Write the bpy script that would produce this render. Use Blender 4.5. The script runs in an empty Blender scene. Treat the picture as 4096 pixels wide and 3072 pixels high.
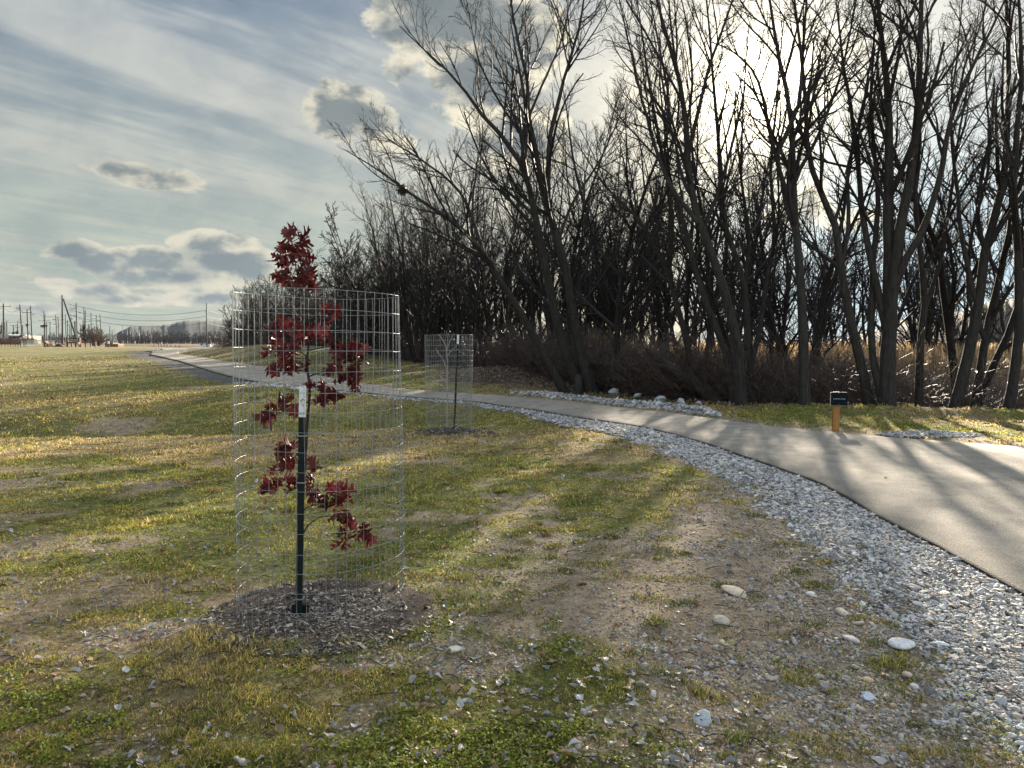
import bpy, bmesh, math, random
import numpy as np
from mathutils import Vector, Matrix
R = math.radians
C = bpy.context.scene.collection
sc = bpy.context.scene
# ------------------------------------------------------------------ camera
FPX = 769.0; PITCH = R(3.13); CH = 1.5
cp, sp = math.cos(PITCH), math.sin(PITCH)
cam_d = bpy.data.cameras.new('camera'); cam = bpy.data.objects.new('camera', cam_d); C.objects.link(cam)
cam.location = (0, 0, CH); cam.rotation_euler = (math.pi/2 - PITCH, 0, 0)
cam_d.sensor_width = 36; cam_d.lens = FPX/1024*36; cam_d.clip_start = 0.05; cam_d.clip_end = 6000
sc.camera = cam

def ray(px, py):
    u = (px-512)/FPX; v = (384-py)/FPX
    return np.array([u, cp+v*sp, -sp+v*cp])
def U(px, py, d):
    """world point seen at photo point (1024x768 frame) standing d metres ahead"""
    r = ray(px, py); return np.array([0, 0, CH]) + r*(d/r[1])
def azel(px, py):
    r = ray(px, py); r = r/np.linalg.norm(r)
    return math.atan2(r[0], r[1]), math.asin(r[2])

# ------------------------------------------------------------------ light
SUN_AZ, SUN_EL = azel(759, 93)
EXPO = 2.2
sc.view_settings.view_transform = 'Standard'; sc.view_settings.look = 'None'
sc.view_settings.exposure = EXPO; sc.view_settings.gamma = 1
sd = bpy.data.lights.new('sun', 'SUN'); sun = bpy.data.objects.new('sun', sd); C.objects.link(sun)
sd.energy = 5.0; sd.angle = R(1.2); sd.color = (1.0, 0.87, 0.68)
sdir = Vector((math.sin(SUN_AZ)*math.cos(SUN_EL), math.cos(SUN_AZ)*math.cos(SUN_EL), math.sin(SUN_EL)))
sun.rotation_euler = sdir.to_track_quat('Z', 'Y').to_euler()
sun.location = (10, 30, 20)
try:
    sc.cycles.max_bounces = 5; sc.cycles.diffuse_bounces = 2; sc.cycles.glossy_bounces = 2
    sc.cycles.transmission_bounces = 3; sc.cycles.transparent_max_bounces = 6
    sc.cycles.use_denoising = True; sc.cycles.denoiser = 'OPENIMAGEDENOISE'
    sc.cycles.volume_bounces = 0
except Exception: pass

# ------------------------------------------------------------------ node helpers
class NT:
    def __init__(s, nt): s.nt = nt
    def n(s, t, **kw):
        nd = s.nt.nodes.new(t)
        for k, v in kw.items():
            if k in ('op',): nd.operation = v
            elif hasattr(nd, k) and k not in ('inputs',): setattr(nd, k, v)
        return nd
    def set(s, sock, v):
        if isinstance(v, bpy.types.NodeSocket): s.nt.links.new(v, sock)
        elif v is not None:
            if hasattr(sock.default_value, '__len__') and not hasattr(v, '__len__'):
                v = (v, v, v) if len(sock.default_value) == 3 else (v, v, v, 1)
            if hasattr(v, '__len__') and len(sock.default_value) == 4 and len(v) == 3: v = (*v, 1)
            sock.default_value = v
    def m(s, op, a, b=None, c=None, clamp=False):
        nd = s.n('ShaderNodeMath', op=op); nd.use_clamp = clamp
        s.set(nd.inputs[0], a)
        if b is not None: s.set(nd.inputs[1], b)
        if c is not None: s.set(nd.inputs[2], c)
        return nd.outputs[0]
    def vm(s, op, a, b=None):
        nd = s.n('ShaderNodeVectorMath', op=op); s.set(nd.inputs[0], a)
        if b is not None: s.set(nd.inputs[3 if op == 'SCALE' else 1], b)
        return nd.outputs['Value'] if op in ('DOT_PRODUCT', 'LENGTH') else nd.outputs[0]
    def mix(s, f, a, b, blend='MIX'):
        nd = s.n('ShaderNodeMix'); nd.data_type = 'RGBA'; nd.blend_type = blend
        s.set(nd.inputs[0], f); s.set(nd.inputs[6], a); s.set(nd.inputs[7], b); return nd.outputs[2]
    def ss(s, x, a, b, lo=0, hi=1):
        nd = s.n('ShaderNodeMapRange'); nd.interpolation_type = 'SMOOTHSTEP'
        s.set(nd.inputs[0], x); s.set(nd.inputs[1], a); s.set(nd.inputs[2], b); s.set(nd.inputs[3], lo); s.set(nd.inputs[4], hi)
        return nd.outputs[0]
    def noise(s, vec, scale, detail=4, rough=.55, dist=0, dim='3D'):
        nd = s.n('ShaderNodeTexNoise'); nd.noise_dimensions = dim
        if vec is not None: s.set(nd.inputs['Vector'], vec)
        s.set(nd.inputs['Scale'], scale); s.set(nd.inputs['Detail'], detail); s.set(nd.inputs['Roughness'], rough); s.set(nd.inputs['Distortion'], dist)
        return nd.outputs['Fac']
    def comb(s, x, y, z):
        nd = s.n('ShaderNodeCombineXYZ'); s.set(nd.inputs[0], x); s.set(nd.inputs[1], y); s.set(nd.inputs[2], z); return nd.outputs[0]
    def ramp(s, f, pts):
        nd = s.n('ShaderNodeValToRGB'); s.set(nd.inputs[0], f); e = nd.color_ramp.elements
        while len(e) < len(pts): e.new(0.5)
        for el, (p, c) in zip(e, pts): el.position = p; el.color = (*c, 1)
        return nd.outputs[0]

# ------------------------------------------------------------------ world: sky with veil, bands and clouds
w = bpy.data.worlds.new('World'); sc.world = w; w.use_nodes = True
nt = w.node_tree; nt.nodes.clear(); n = NT(nt)
tc = n.n('ShaderNodeTexCoord').outputs['Generated']
sx = n.n('ShaderNodeSeparateXYZ'); nt.links.new(tc, sx.inputs[0]); X, Y, Zc = sx.outputs
sky = n.n('ShaderNodeTexSky'); sky.sky_type = 'NISHITA'; sky.sun_disc = False
sky.sun_elevation = SUN_EL; sky.sun_rotation = SUN_AZ; sky.air_density = 1.0; sky.dust_density = 1.5; sky.ozone_density = 1.0
skyc = n.mix(1.0, sky.outputs[0], (0.085, 0.085, 0.085), 'MULTIPLY')
az = n.m('ARCTAN2', X, Y); el = n.m('ARCSINE', Zc)
ca = n.comb(az, el, 0.0)
nz1 = n.noise(n.vm('ADD', n.vm('MULTIPLY', ca, (1, 1.6, 1)), (3.1, 7.7, 0)), 13.0, 5, .62, .3)
nz2 = n.noise(n.vm('ADD', n.vm('MULTIPLY', ca, (1, 1.5, 1)), (13.1, 1.7, 0)), 34.0, 3, .62, .4)
# high bands, projected on a plane overhead
inv = n.m('DIVIDE', 1.0, n.m('ADD', n.m('MAXIMUM', Zc, 0.0), 0.12))
px_ = n.m('MULTIPLY', X, inv); py_ = n.m('MULTIPLY', Y, inv)
th = R(38)
ub = n.m('ADD', n.m('MULTIPLY', px_, math.cos(th)), n.m('MULTIPLY', py_, -math.sin(th)))
vb = n.m('ADD', n.m('MULTIPLY', px_, math.sin(th)), n.m('MULTIPLY', py_, math.cos(th)))
b1 = n.noise(n.comb(n.m('MULTIPLY', ub, 1.15), n.m('MULTIPLY', vb, 0.28), 4.2), 1.6, 4, .55, .8)
b2 = n.noise(n.comb(n.m('MULTIPLY', ub, 2.6), n.m('MULTIPLY', vb, 0.7), 9.2), 2.4, 3, .6, .5)
band = n.ss(n.m('ADD', n.m('MULTIPLY', b1, .65), n.m('MULTIPLY', b2, .35)), .42, .60)
# sun nearness
dt = n.vm('DOT_PRODUCT', tc, (sdir.x, sdir.y, sdir.z))
ang = n.m('ARCCOSINE', n.m('MINIMUM', dt, 1.0))
glow_w = n.m('EXPONENT', n.m('MULTIPLY', ang, -4.2))
glow_m = n.m('EXPONENT', n.m('MULTIPLY', n.m('MULTIPLY', ang, ang), -60.0))
glow_c = n.m('EXPONENT', n.m('MULTIPLY', n.m('MULTIPLY', ang, ang), -330.0))
# veil gradient
elv = n.ss(el, 0.0, 0.55)
veil = n.ramp(elv, [(0.0, (.215, .27, .25)), (.22, (.25, .285, .27)), (.5, (.19, .23, .25)), (.8, (.125, .17, .225)), (1.0, (.105, .15, .215))])
lightband = n.ramp(elv, [(0.0, (.30, .315, .275)), (.5, (.36, .365, .34)), (1.0, (.25, .29, .33))])
hi = n.mix(band, veil, lightband)
col = n.mix(.92, skyc, hi)
# right, low: clearer cold sky beyond the veil
col = n.mix(n.m('MULTIPLY', n.ss(az, .12, .5), .45), col, (.52, .53, .53))
rl = n.m('MULTIPLY', n.ss(az, .12, .42), n.ss(el, .36, .05))
col = n.mix(n.m('MULTIPLY', rl, .85), col, (.42, .56, .66))
# glow through the veil
g = n.mix(1.0, (0, 0, 0), (0, 0, 0), 'ADD')
def addc(a, f, c):
    return n.mix(f, a, c, 'ADD')
col = addc(col, glow_w, (.15, .14, .10))
col = addc(col, glow_m, (.42, .36, .24))
col = addc(col, glow_c, (4.0, 3.6, 2.7))
# cumulus blobs: (px, py, rx, ry, thickness)
blobs = [(345,110,34,26,1.9),(328,124,20,14,1.1),(372,120,24,20,1.4),(402,74,22,22,.45),(445,14,62,38,2.4),(482,78,46,42,1.8),(520,135,40,44,1.6),(510,40,50,46,1.8),(385,140,26,14,.7),
         (125,171,38,8,1.15),(165,180,44,10,1.15),(195,175,26,8,.4),
         (70,250,28,10,1.25),(95,262,36,12,1.0),(150,262,38,13,1.25),(215,244,36,12,1.35),(235,262,44,15,1.5),(180,278,60,12,1.3),(255,275,30,10,1.0),(55,283,26,7,.9),(88,291,34,8,1.0),(30,308,34,6,1.0),(135,300,44,6,.8),(205,298,50,8,1.0),(18,267,14,3,.4),(228,311,20,5,.5),
         (765,178,42,26,.7),(800,205,40,26,.55),(845,220,36,20,.35)]
acc = None
for (bx, by, rx, ry, tk) in blobs:
    a0, e0 = azel(bx, by); a1, _ = azel(bx+rx, by); _, e1 = azel(bx, by-ry)
    k1, k2 = 1/(a1-a0), 1/(e1-e0)
    q1 = n.n('ShaderNodeVectorMath', op='MULTIPLY_ADD'); n.set(q1.inputs[0], ca); q1.inputs[1].default_value = (k1, k2, 0); q1.inputs[2].default_value = (-a0*k1, -e0*k2, 0)
    v = n.m('MULTIPLY_ADD', n.vm('LENGTH', q1.outputs[0]), -tk, 1.45*tk)
    acc = v if acc is None else n.m('MAXIMUM', acc, v)
acc = n.m('MAXIMUM', acc, 0.0)
th_ = n.m('ADD', acc, n.m('ADD', n.m('MULTIPLY', n.m('SUBTRACT', nz1, .5), 3.4), n.m('MULTIPLY', n.m('SUBTRACT', nz2, .5), 1.5)))
th_ = n.m('MULTIPLY', th_, n.ss(acc, 0.0, .25))
nz1b = n.noise(n.vm('ADD', n.vm('MULTIPLY', ca, (1, 1.6, 1)), (3.1+.010, 7.7+.030, 0)), 13.0, 4, .62, .3)
cover = n.ss(th_, .12, .72)
core = n.ss(n.m('ADD', th_, n.m('MULTIPLY', n.m('SUBTRACT', nz1b, nz1), 5.0)), .15, 1.75)
edge_c = n.mix(glow_w, (.42, .405, .34), (1.3, 1.15, .84))
core_c = n.mix(glow_w, (.13, .16, .175), (.27, .26, .235))
lowc = n.ss(el, .20, .02)
core_c = n.mix(lowc, core_c, (.15, .19, .215))
cc = n.mix(core, edge_c, core_c)
lit = n.ss(n.m('ADD', glow_m, glow_c), .25, .9)
cover = n.m('MULTIPLY', cover, n.m('SUBTRACT', 1.0, n.m('MULTIPLY', lit, .8)))
col = n.mix(n.m('MULTIPLY', cover, .92), col, cc)
# extra sky gain added overhead and behind camera, out of view, brightens the ground
deck = n.ss(el, .50, .95, 0.0, 1.0); back = n.ss(Y, .15, -.5, 0.0, 1.0)  # masks of the added fill: deck overhead, back behind the camera
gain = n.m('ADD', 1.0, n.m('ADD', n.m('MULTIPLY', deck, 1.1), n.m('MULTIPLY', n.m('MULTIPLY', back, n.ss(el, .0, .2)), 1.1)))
col = n.mix(n.ss(nz1, .28, .70), n.mix(1.0, col, (.86, .88, .91), 'MULTIPLY'), n.mix(1.0, col, (1.08, 1.07, 1.04), 'MULTIPLY'))
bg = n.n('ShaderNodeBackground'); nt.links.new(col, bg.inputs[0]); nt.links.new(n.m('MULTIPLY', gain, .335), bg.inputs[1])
wo = n.n('ShaderNodeOutputWorld'); nt.links.new(bg.outputs[0], wo.inputs[0])
w.cycles.sampling_method = "MANUAL"; w.cycles.sample_map_resolution = 256

# ------------------------------------------------------------------ numpy helpers
rng = np.random.default_rng(7)
def sm(x, a, b):
    t = np.clip((np.asarray(x, float)-a)/(b-a), 0, 1); return t*t*(3-2*t)
def _h(ix, iy, seed):
    h = (ix.astype(np.int64)*374761393 + iy.astype(np.int64)*668265263 + seed*1442695041) & 0xffffffff
    h = ((h ^ (h >> 13))*1274126177) & 0xffffffff
    h = (h ^ (h >> 16)) & 0xffffffff
    return h/4294967295.0
def vn(x, y, seed=0):
    ix = np.floor(x); iy = np.floor(y); fx = x-ix; fy = y-iy
    fx = fx*fx*(3-2*fx); fy = fy*fy*(3-2*fy)
    a = _h(ix, iy, seed); b = _h(ix+1, iy, seed); c = _h(ix, iy+1, seed); d = _h(ix+1, iy+1, seed)
    return (a*(1-fx)+b*fx)*(1-fy)+(c*(1-fx)+d*fx)*fy
def fbm(x, y, s, seed=0, oct=4):
    x = np.asarray(x, float)/s; y = np.asarray(y, float)/s; t = 0; a = .5; tot = 0
    for k in range(oct):
        t = t + a*vn(x+k*17.3, y-k*9.1, seed+k); tot += a; a *= .5; x = x*2.03; y = y*2.03
    return t/tot

def mesh_obj(name, V, F, mat, parent=None, smooth=True, col=None, mats=None, midx=None):
    """V (n,3); F list of index arrays (m,k)"""
    me = bpy.data.meshes.new(name)
    V = np.ascontiguousarray(V, np.float32)
    if not isinstance(F, (list, tuple)): F = [F]
    F = [np.asarray(f, np.int32) for f in F if len(f)]
    me.vertices.add(len(V)); me.vertices.foreach_set('co', V.ravel())
    nl = sum(f.size for f in F); npoly = sum(len(f) for f in F)
    me.loops.add(nl); me.polygons.add(npoly)
    me.loops.foreach_set('vertex_index', np.concatenate([f.ravel() for f in F]))
    tot = np.concatenate([np.full(len(f), f.shape[1], np.int32) for f in F])
    st = np.concatenate([[0], np.cumsum(tot)[:-1]]).astype(np.int32)
    me.polygons.foreach_set('loop_start', st)
    me.polygons.foreach_set('loop_total', tot)
    me.polygons.foreach_set('use_smooth', np.full(npoly, smooth, bool))
    if mats:
        for m_ in mats: me.materials.append(m_)
        if midx is not None: me.polygons.foreach_set('material_index', np.asarray(midx, np.int32))
    elif mat: me.materials.append(mat)
    if col is not None:
        for nm, c in col.items():
            c = np.asarray(c, np.float32)
            if c.ndim == 1:
                at = me.attributes.new(nm, 'FLOAT', 'POINT'); at.data.foreach_set('value', c)
            else:
                if c.shape[1] == 3: c = np.c_[c, np.ones(len(c), np.float32)]
                at = me.color_attributes.new(nm, 'FLOAT_COLOR', 'POINT'); at.data.foreach_set('color', np.ascontiguousarray(c, np.float32).ravel())
    me.update(calc_edges=True); me.validate()
    o = bpy.data.objects.new(name, me); C.objects.link(o)
    if parent is not None: o.parent = parent
    return o
def tag(o, label, cat=None, group=None, kind=None):
    o['label'] = label
    if cat: o['category'] = cat
    if group: o['group'] = group
    if kind: o['kind'] = kind
    return o
def struct(o, label=None):
    o['kind'] = 'structure'
    if label: o['label'] = label
    return o
def thing(name, label, cat, loc=(0, 0, 0), group=None, rz=0):
    o = bpy.data.objects.new(name, None); C.objects.link(o); o.location = Vector([float(v) for v in loc]); o.rotation_euler = (0, 0, rz)
    o.empty_display_size = .2
    return tag(o, label, cat, group)
def tubes(P, Rr, K=5, cap=False):
    """P (N,S,3) R (N,S) -> V, quads"""
    P = np.asarray(P, float); Rr = np.asarray(Rr, float); N, S = P.shape[:2]
    T = np.gradient(P, axis=1); T /= np.linalg.norm(T, axis=2, keepdims=True)+1e-9
    m = T.mean(axis=1); ref = np.where(np.abs(m[:, 2:3]) > .8, np.array([[1., .13, 0]]), np.array([[0, 0, 1.]]))
    ref = np.repeat(ref[:, None, :], S, 1)
    A = np.cross(T, ref); A /= np.linalg.norm(A, axis=2, keepdims=True)+1e-9; B = np.cross(T, A)
    a = np.arange(K)/K*2*math.pi
    V = P[:, :, None, :] + Rr[:, :, None, None]*(A[:, :, None, :]*np.cos(a)[None, None, :, None]+B[:, :, None, :]*np.sin(a)[None, None, :, None])
    V = V.reshape(-1, 3)
    i = np.arange(N)[:, None, None]*S*K; s = np.arange(S-1)[None, :, None]*K; k = np.arange(K)[None, None, :]; k2 = (k+1) % K
    F = np.stack([i+s+k, i+s+k2, i+s+K+k2, i+s+K+k], -1).reshape(-1, 4)
    return V, F
def join(parts):
    Vs, Fs, off = [], {}, 0
    for V, F in parts:
        Vs.append(V)
        for f in (F if isinstance(F, list) else [F]):
            if len(f): Fs.setdefault(f.shape[1], []).append(f+off)
        off += len(V)
    return np.concatenate(Vs), [np.concatenate(f) for f in Fs.values()]
def box(c, s, rot=None):
    c = np.array(c, float); s = np.array(s, float)/2
    v = np.array([[x, y, z] for x in (-1, 1) for y in (-1, 1) for z in (-1, 1)], float)*s
    if rot is not None: v = v@np.array(Matrix(rot) if not isinstance(rot, np.ndarray) else rot).T
    f = np.array([[0, 1, 3, 2], [4, 6, 7, 5], [0, 4, 5, 1], [2, 3, 7, 6], [0, 2, 6, 4], [1, 5, 7, 3]])
    return v+c, f
def cyl(p0, p1, r0, r1=None, K=10, cap=True):
    r1 = r0 if r1 is None else r1
    V, F = tubes(np.array([[p0, p1]], float), np.array([[r0, r1]]), K)
    if cap: return V, [F, np.arange(K)[None, :], (np.arange(K)+K)[None, ::-1]]
    return V, [F]
def rotz(a):
    c, s = math.cos(a), math.sin(a); return np.array([[c, -s, 0], [s, c, 0], [0, 0, 1]])

# ------------------------------------------------------------------ terrain
YL = [14.5, 16.2, 18.5, 22.5, 35, 50, 80, 130, 400]; XL = [14, 8, 4.5, 1.8, -3, -10, -28, -60, -250]
def xline(y):
    y = np.asarray(y, float); v = np.interp(y, YL, XL); return np.where(y < 14.5, 14+(14.5-y)*8, v)
def seg_dist(x, y, pts):
    pts = np.asarray(pts, float); best = np.full(np.shape(x), 1e9); tt = np.zeros(np.shape(x)); L = 0
    for i in range(len(pts)-1):
        a, b = pts[i], pts[i+1]; d = b-a; l = np.hypot(*d)
        t = np.clip(((x-a[0])*d[0]+(y-a[1])*d[1])/(l*l), 0, 1)
        q = np.hypot(x-a[0]-t*d[0], y-a[1]-t*d[1]); m = q < best
        best = np.where(m, q, best); tt = np.where(m, L+t*l, tt); L += l
    return best, tt
SW = [(-40, 16.5), (-12, 15.5), (-5, 15.9), (-2, 17.0), (-.3, 17.0), (.9, 16.1)]
def Zs(x, y):
    x = np.asarray(x, float); y = np.asarray(y, float)
    z = np.interp(y, [-10, 8, 14, 17, 20, 28, 40, 63, 130, 400, 3000], [0, 0, -.17, -.12, 0, .15, .45, .7, .68, .72, .7])
    z = np.where(z < 0, z*(1-sm(x, -.3, 2.2)), z)
    s = x-xline(y)
    wd = sm(s, .3, 9)*sm(y, 14, 18)
    z = z*(1-wd)+(-.9)*wd
    z = z+.17*np.exp(-((s+1.3)/1.3)**2)*sm(x, 4.2, 7)*(y < 20)
    d, t = seg_dist(x, y, SW)
    sg = np.interp(x, [-8, -1], [1.55, .95]); amp = .42*(1-sm(x, -2.2, .1))
    z = z-amp*np.exp(-(d/sg)**2)
    z = z+.80*np.exp(-(((x+15)/6.5)**2+((y-49)/4.2)**2))
    z = z+.42*np.exp(-(((x-.4)/2.8)**2+((y-29)/3.6)**2))
    z = z+.10*np.exp(-(((x+6)/5)**2+((y-22)/3)**2))
    z = z+.05*np.exp(-(((x+1.2)/.6)**2+((y-14.4)/.5)**2))
    return z
def G(px, py, it=60):
    r = ray(px, py); t0 = .5; prev = CH
    for t in np.geomspace(1.0, 3000, 1500):
        p = r*t; h = CH+p[2]-float(Zs(p[0], p[1]))
        if h < 0:
            lo, hi_ = t0, t
            for _ in range(24):
                m = (lo+hi_)/2; p = r*m
                if CH+p[2]-float(Zs(p[0], p[1])) < 0: hi_ = m
                else: lo = m
            break
        t0 = t
    p = r*t0; return np.array([p[0], p[1]])
near_px = [(1024,597),(950,553),(894,526),(822,484),(749,459),(702,443),(650,429),(581,418.5),(537,410.5),(478,402.5),(400,397),(320,389),(238,379),(213,372),(177,360.5),(150,355)]
far_px = [(1011,447),(910,440),(831,433),(775,428),(725,421),(679,415),(620,408.5),(562,401.5),(510,396.5),(400,389.5),(320,376),(238,363),(204,357.5),(178,354)]
near_w = [(.9,-8),(2.2,-2),(2.8,1.5),(3.02,3.4)]+[tuple(G(*p)) for p in near_px]+[(-29.5,63),(-34.5,76),(-42,92)]
far_w = [(40,-14),(26,-4),(17,4),(11,8.6)]+[tuple(G(*p)) for p in far_px]+[(-26.5,62),(-31,75),(-38,90)]
def resample(pts, nn, smooth=3):
    p = np.asarray(pts, float); d = np.r_[0, np.cumsum(np.hypot(*np.diff(p, axis=0).T))]
    # spacing grows with distance
    q = np.linspace(0, d[-1], nn*4); P = np.c_[np.interp(q, d, p[:, 0]), np.interp(q, d, p[:, 1])]
    for _ in range(smooth):
        k = max(3, nn//40)|1; ker = np.ones(k)/k
        for c in (0, 1):
            e = np.r_[np.full(k//2, P[0, c]), P[:, c], np.full(k//2, P[-1, c])]; P[:, c] = np.convolve(e, ker, 'valid')
    return P[::4]
NE = resample(near_w, 420, 2); FE = resample(far_w, 420, 2)
poly = np.concatenate([NE, FE[::-1]])
def inside(x, y, poly):
    x = np.asarray(x, float); y = np.asarray(y, float); c = np.zeros(x.shape, bool)
    x1, y1 = poly[:, 0], poly[:, 1]; x2, y2 = np.roll(x1, -1), np.roll(y1, -1)
    for a, b, c_, d in zip(x1, y1, x2, y2):
        if b == d: continue
        m = ((b > y) != (d > y)) & (x < (c_-a)*(y-b)/(d-b)+a)
        c ^= m
    return c
BR = resample([(-28.5,63),(-31.8,72),(-32.8,80),(-33.4,88),(-36,98),(-41,115),(-48,140)], 60, 1)
def path_fields(x, y):
    """returns inside mask, distance to near edge, distance to far edge (both >=0)"""
    sh = np.shape(x); x = np.ravel(x); y = np.ravel(y)
    ins = np.zeros(len(x), bool); dn = np.full(len(x), 99.); df = np.full(len(x), 99.)
    m = (y > -12) & (y < 120) & (x > -60) & (x < 45)
    xi, yi = x[m], y[m]
    pl = poly[::3]
    ins[m] = inside(xi, yi, pl)
    dn[m] = seg_dist(xi, yi, NE[::3])[0]; df[m] = seg_dist(xi, yi, FE[::3])[0]
    db, _ = seg_dist(xi, yi, BR[::3]); br = db < 1.4
    ins[m] |= br & (yi > 63)
    dn[m] = np.minimum(dn[m], np.where(yi > 66, np.abs(db-1.4), 99))
    return ins.reshape(sh), dn.reshape(sh), df.reshape(sh)
def zones(x, y):
    ins, dn, df = path_fields(x, y)
    n1 = fbm(x, y, .9, 3); n2 = fbm(x, y, .25, 5); n3 = fbm(x, y, 4.0, 11); n4 = fbm(x, y, .09, 23, 2)
    nearside = (df > dn)
    gw = np.interp(y, [0, 4, 8, 13, 16, 19, 22, 30, 60], [1.25, 1.05, .85, .8, .55, .25, .5, 1.15, 1.2])
    gravel = sm(gw+(n2-.5)*.5+(n4-.5)*.2-dn, -.07, .07)*nearside*(~ins)
    # bare soil
    bx = np.interp(y, [2, 3.0, 3.4, 4.0, 4.8, 5.4, 6.2, 7.3, 11.8, 14, 17], [.25, .3, .25, -.2, -.2, .35, 1.2, 1.9, 2.2, 1.6, .3])
    soil = sm((x-bx)+(n1-.5)*1.5+(n2-.5)*.9, -.25, .35)*nearside*(y < 19)
    soil = np.maximum(soil, sm(n1+(n2-.5)*.8, .66, .74)*.8*(y < 14)*(dn > .5))
    for (cx, cy, rx, ry, a) in [(-1.75, 3.85, .5, .26, 1), (-.35, 3.6, .5, .22, .9), (-3.3, 5.6, .8, .4, .8), (.55, 5.6, .8, .35, .9), (-5.6, 9.2, 1.6, .5, .6), (1.2, 8.6, .4, .3, .7), (-2.6, 4.6, .7, .35, .7), (-8.5, 24.0, 2.5, .9, .9), (-4.4, 24.5, 1.2, .7, .7), (-8.6, 16.8, .9, .6, .9), (-13, 16.2, 2, .4, .8)]:
        q = np.hypot((x-cx)/rx, (y-cy)/ry)+(n2-.5)*.9
        soil = np.maximum(soil, a*(1-sm(q, .75, 1.1)))
    s = x-xline(y)
    farside = (~nearside) & (~ins)
    soil2 = farside*(1-sm(df+(n2-.5)*.8, .3, 1.1))*sm(x, -4, 4)
    litter = np.maximum(sm(s+(n1-.5)*2.5+(n3-.5)*1.5, -1.2, .6), 0)*(y > 13)
    litter = np.maximum(litter, (1-sm(np.hypot((x-.4)/3.4, (y-28)/4.5)+(n1-.5)*.8, .7, 1.1)))
    gravel = np.maximum(gravel, farside*(1-sm(np.hypot((x-6.7)/.75, (y-12.2)/.38)+(n2-.5)*.7, .7, 1.0)))
    soil = np.where(litter > .5, soil*.3, soil)
    soil = np.maximum(soil, soil2)*(1-gravel)
    mul = np.maximum(1-sm(np.hypot((x+1.05)/.60, (y-4.2)/.54)+(n2-.5)*.35, .85, 1.1), 1-sm(np.hypot((x+1.15)/.62, (y-14.25)/.42)+(n2-.5)*.3, .85, 1.1))
    dry = sm(fbm(x, y*1.0, 3.0, 31)+(n1-.5)*.5+(fbm(x*.25, y, 9.0, 40)-.5)*.9+.10*sm(-x, 3, 12)*sm(y, 9, 12), .44, .66)
    dry = np.where((y > 12.0) & (y < 14.6) & (x < 3.5), np.maximum(dry, .75), dry)
    sd_, _ = seg_dist(x, y, SW)
    swg = np.exp(-(sd_/3.0)**2)*(y > 14.5)
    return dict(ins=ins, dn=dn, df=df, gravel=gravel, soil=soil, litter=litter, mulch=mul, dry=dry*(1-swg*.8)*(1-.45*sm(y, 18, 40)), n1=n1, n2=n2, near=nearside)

# ------------------------------------------------------------------ materials
def newmat(name):
    m = bpy.data.materials.new(name); m.use_nodes = True; m.node_tree.nodes.clear(); q = NT(m.node_tree)
    out = q.n('ShaderNodeOutputMaterial'); return m, q, out
def simple(name, c, rough=.8, var=.25, scale=20, bump=0.0, metal=0, spec=.3, stretch=None, c2=None):
    m, q, out = newmat(name)
    b = q.n('ShaderNodeBsdfPrincipled'); tcd = q.n('ShaderNodeTexCoord').outputs['Object']
    if stretch: tcd = q.vm('MULTIPLY', tcd, stretch)
    f = q.noise(tcd, scale, 6, .6)
    c = np.array(c); lo = tuple(c*(1-var)); hi_ = tuple(np.minimum(c*(1+var), 1)) if c2 is None else c2
    q.set(b.inputs['Base Color'], q.ramp(f, [(.3, lo), (.7, hi_)]))
    b.inputs['Roughness'].default_value = rough; b.inputs['Metallic'].default_value = metal
    b.inputs['Specular IOR Level'].default_value = spec
    if bump:
        bp = q.n('ShaderNodeBump'); bp.inputs['Strength'].default_value = bump; bp.inputs['Distance'].default_value = .02
        q.set(bp.inputs['Height'], f); q.set(b.inputs['Normal'], bp.outputs[0])
    q.set(out.inputs[0], b.outputs[0]); return m
def leafy(name, trans=.5, rough=.55, spec=.25, gain=1.0, both=True):
    """colour from the 'Col' attribute, part diffuse, part translucent"""
    m, q, out = newmat(name)
    a = q.n('ShaderNodeAttribute'); a.attribute_name = 'Col'
    c = q.mix(1.0, a.outputs['Color'], (gain, gain, gain), 'MULTIPLY')
    b = q.n('ShaderNodeBsdfPrincipled'); q.set(b.inputs['Base Color'], c); b.inputs['Roughness'].default_value = rough; b.inputs['Specular IOR Level'].default_value = spec
    t = q.n('ShaderNodeBsdfTranslucent'); q.set(t.inputs[0], c)
    mx = q.n('ShaderNodeMixShader'); mx.inputs[0].default_value = trans
    q.set(mx.inputs[1], b.outputs[0]); q.set(mx.inputs[2], t.outputs[0]); q.set(out.inputs[0], mx.outputs[0]); return m
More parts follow.
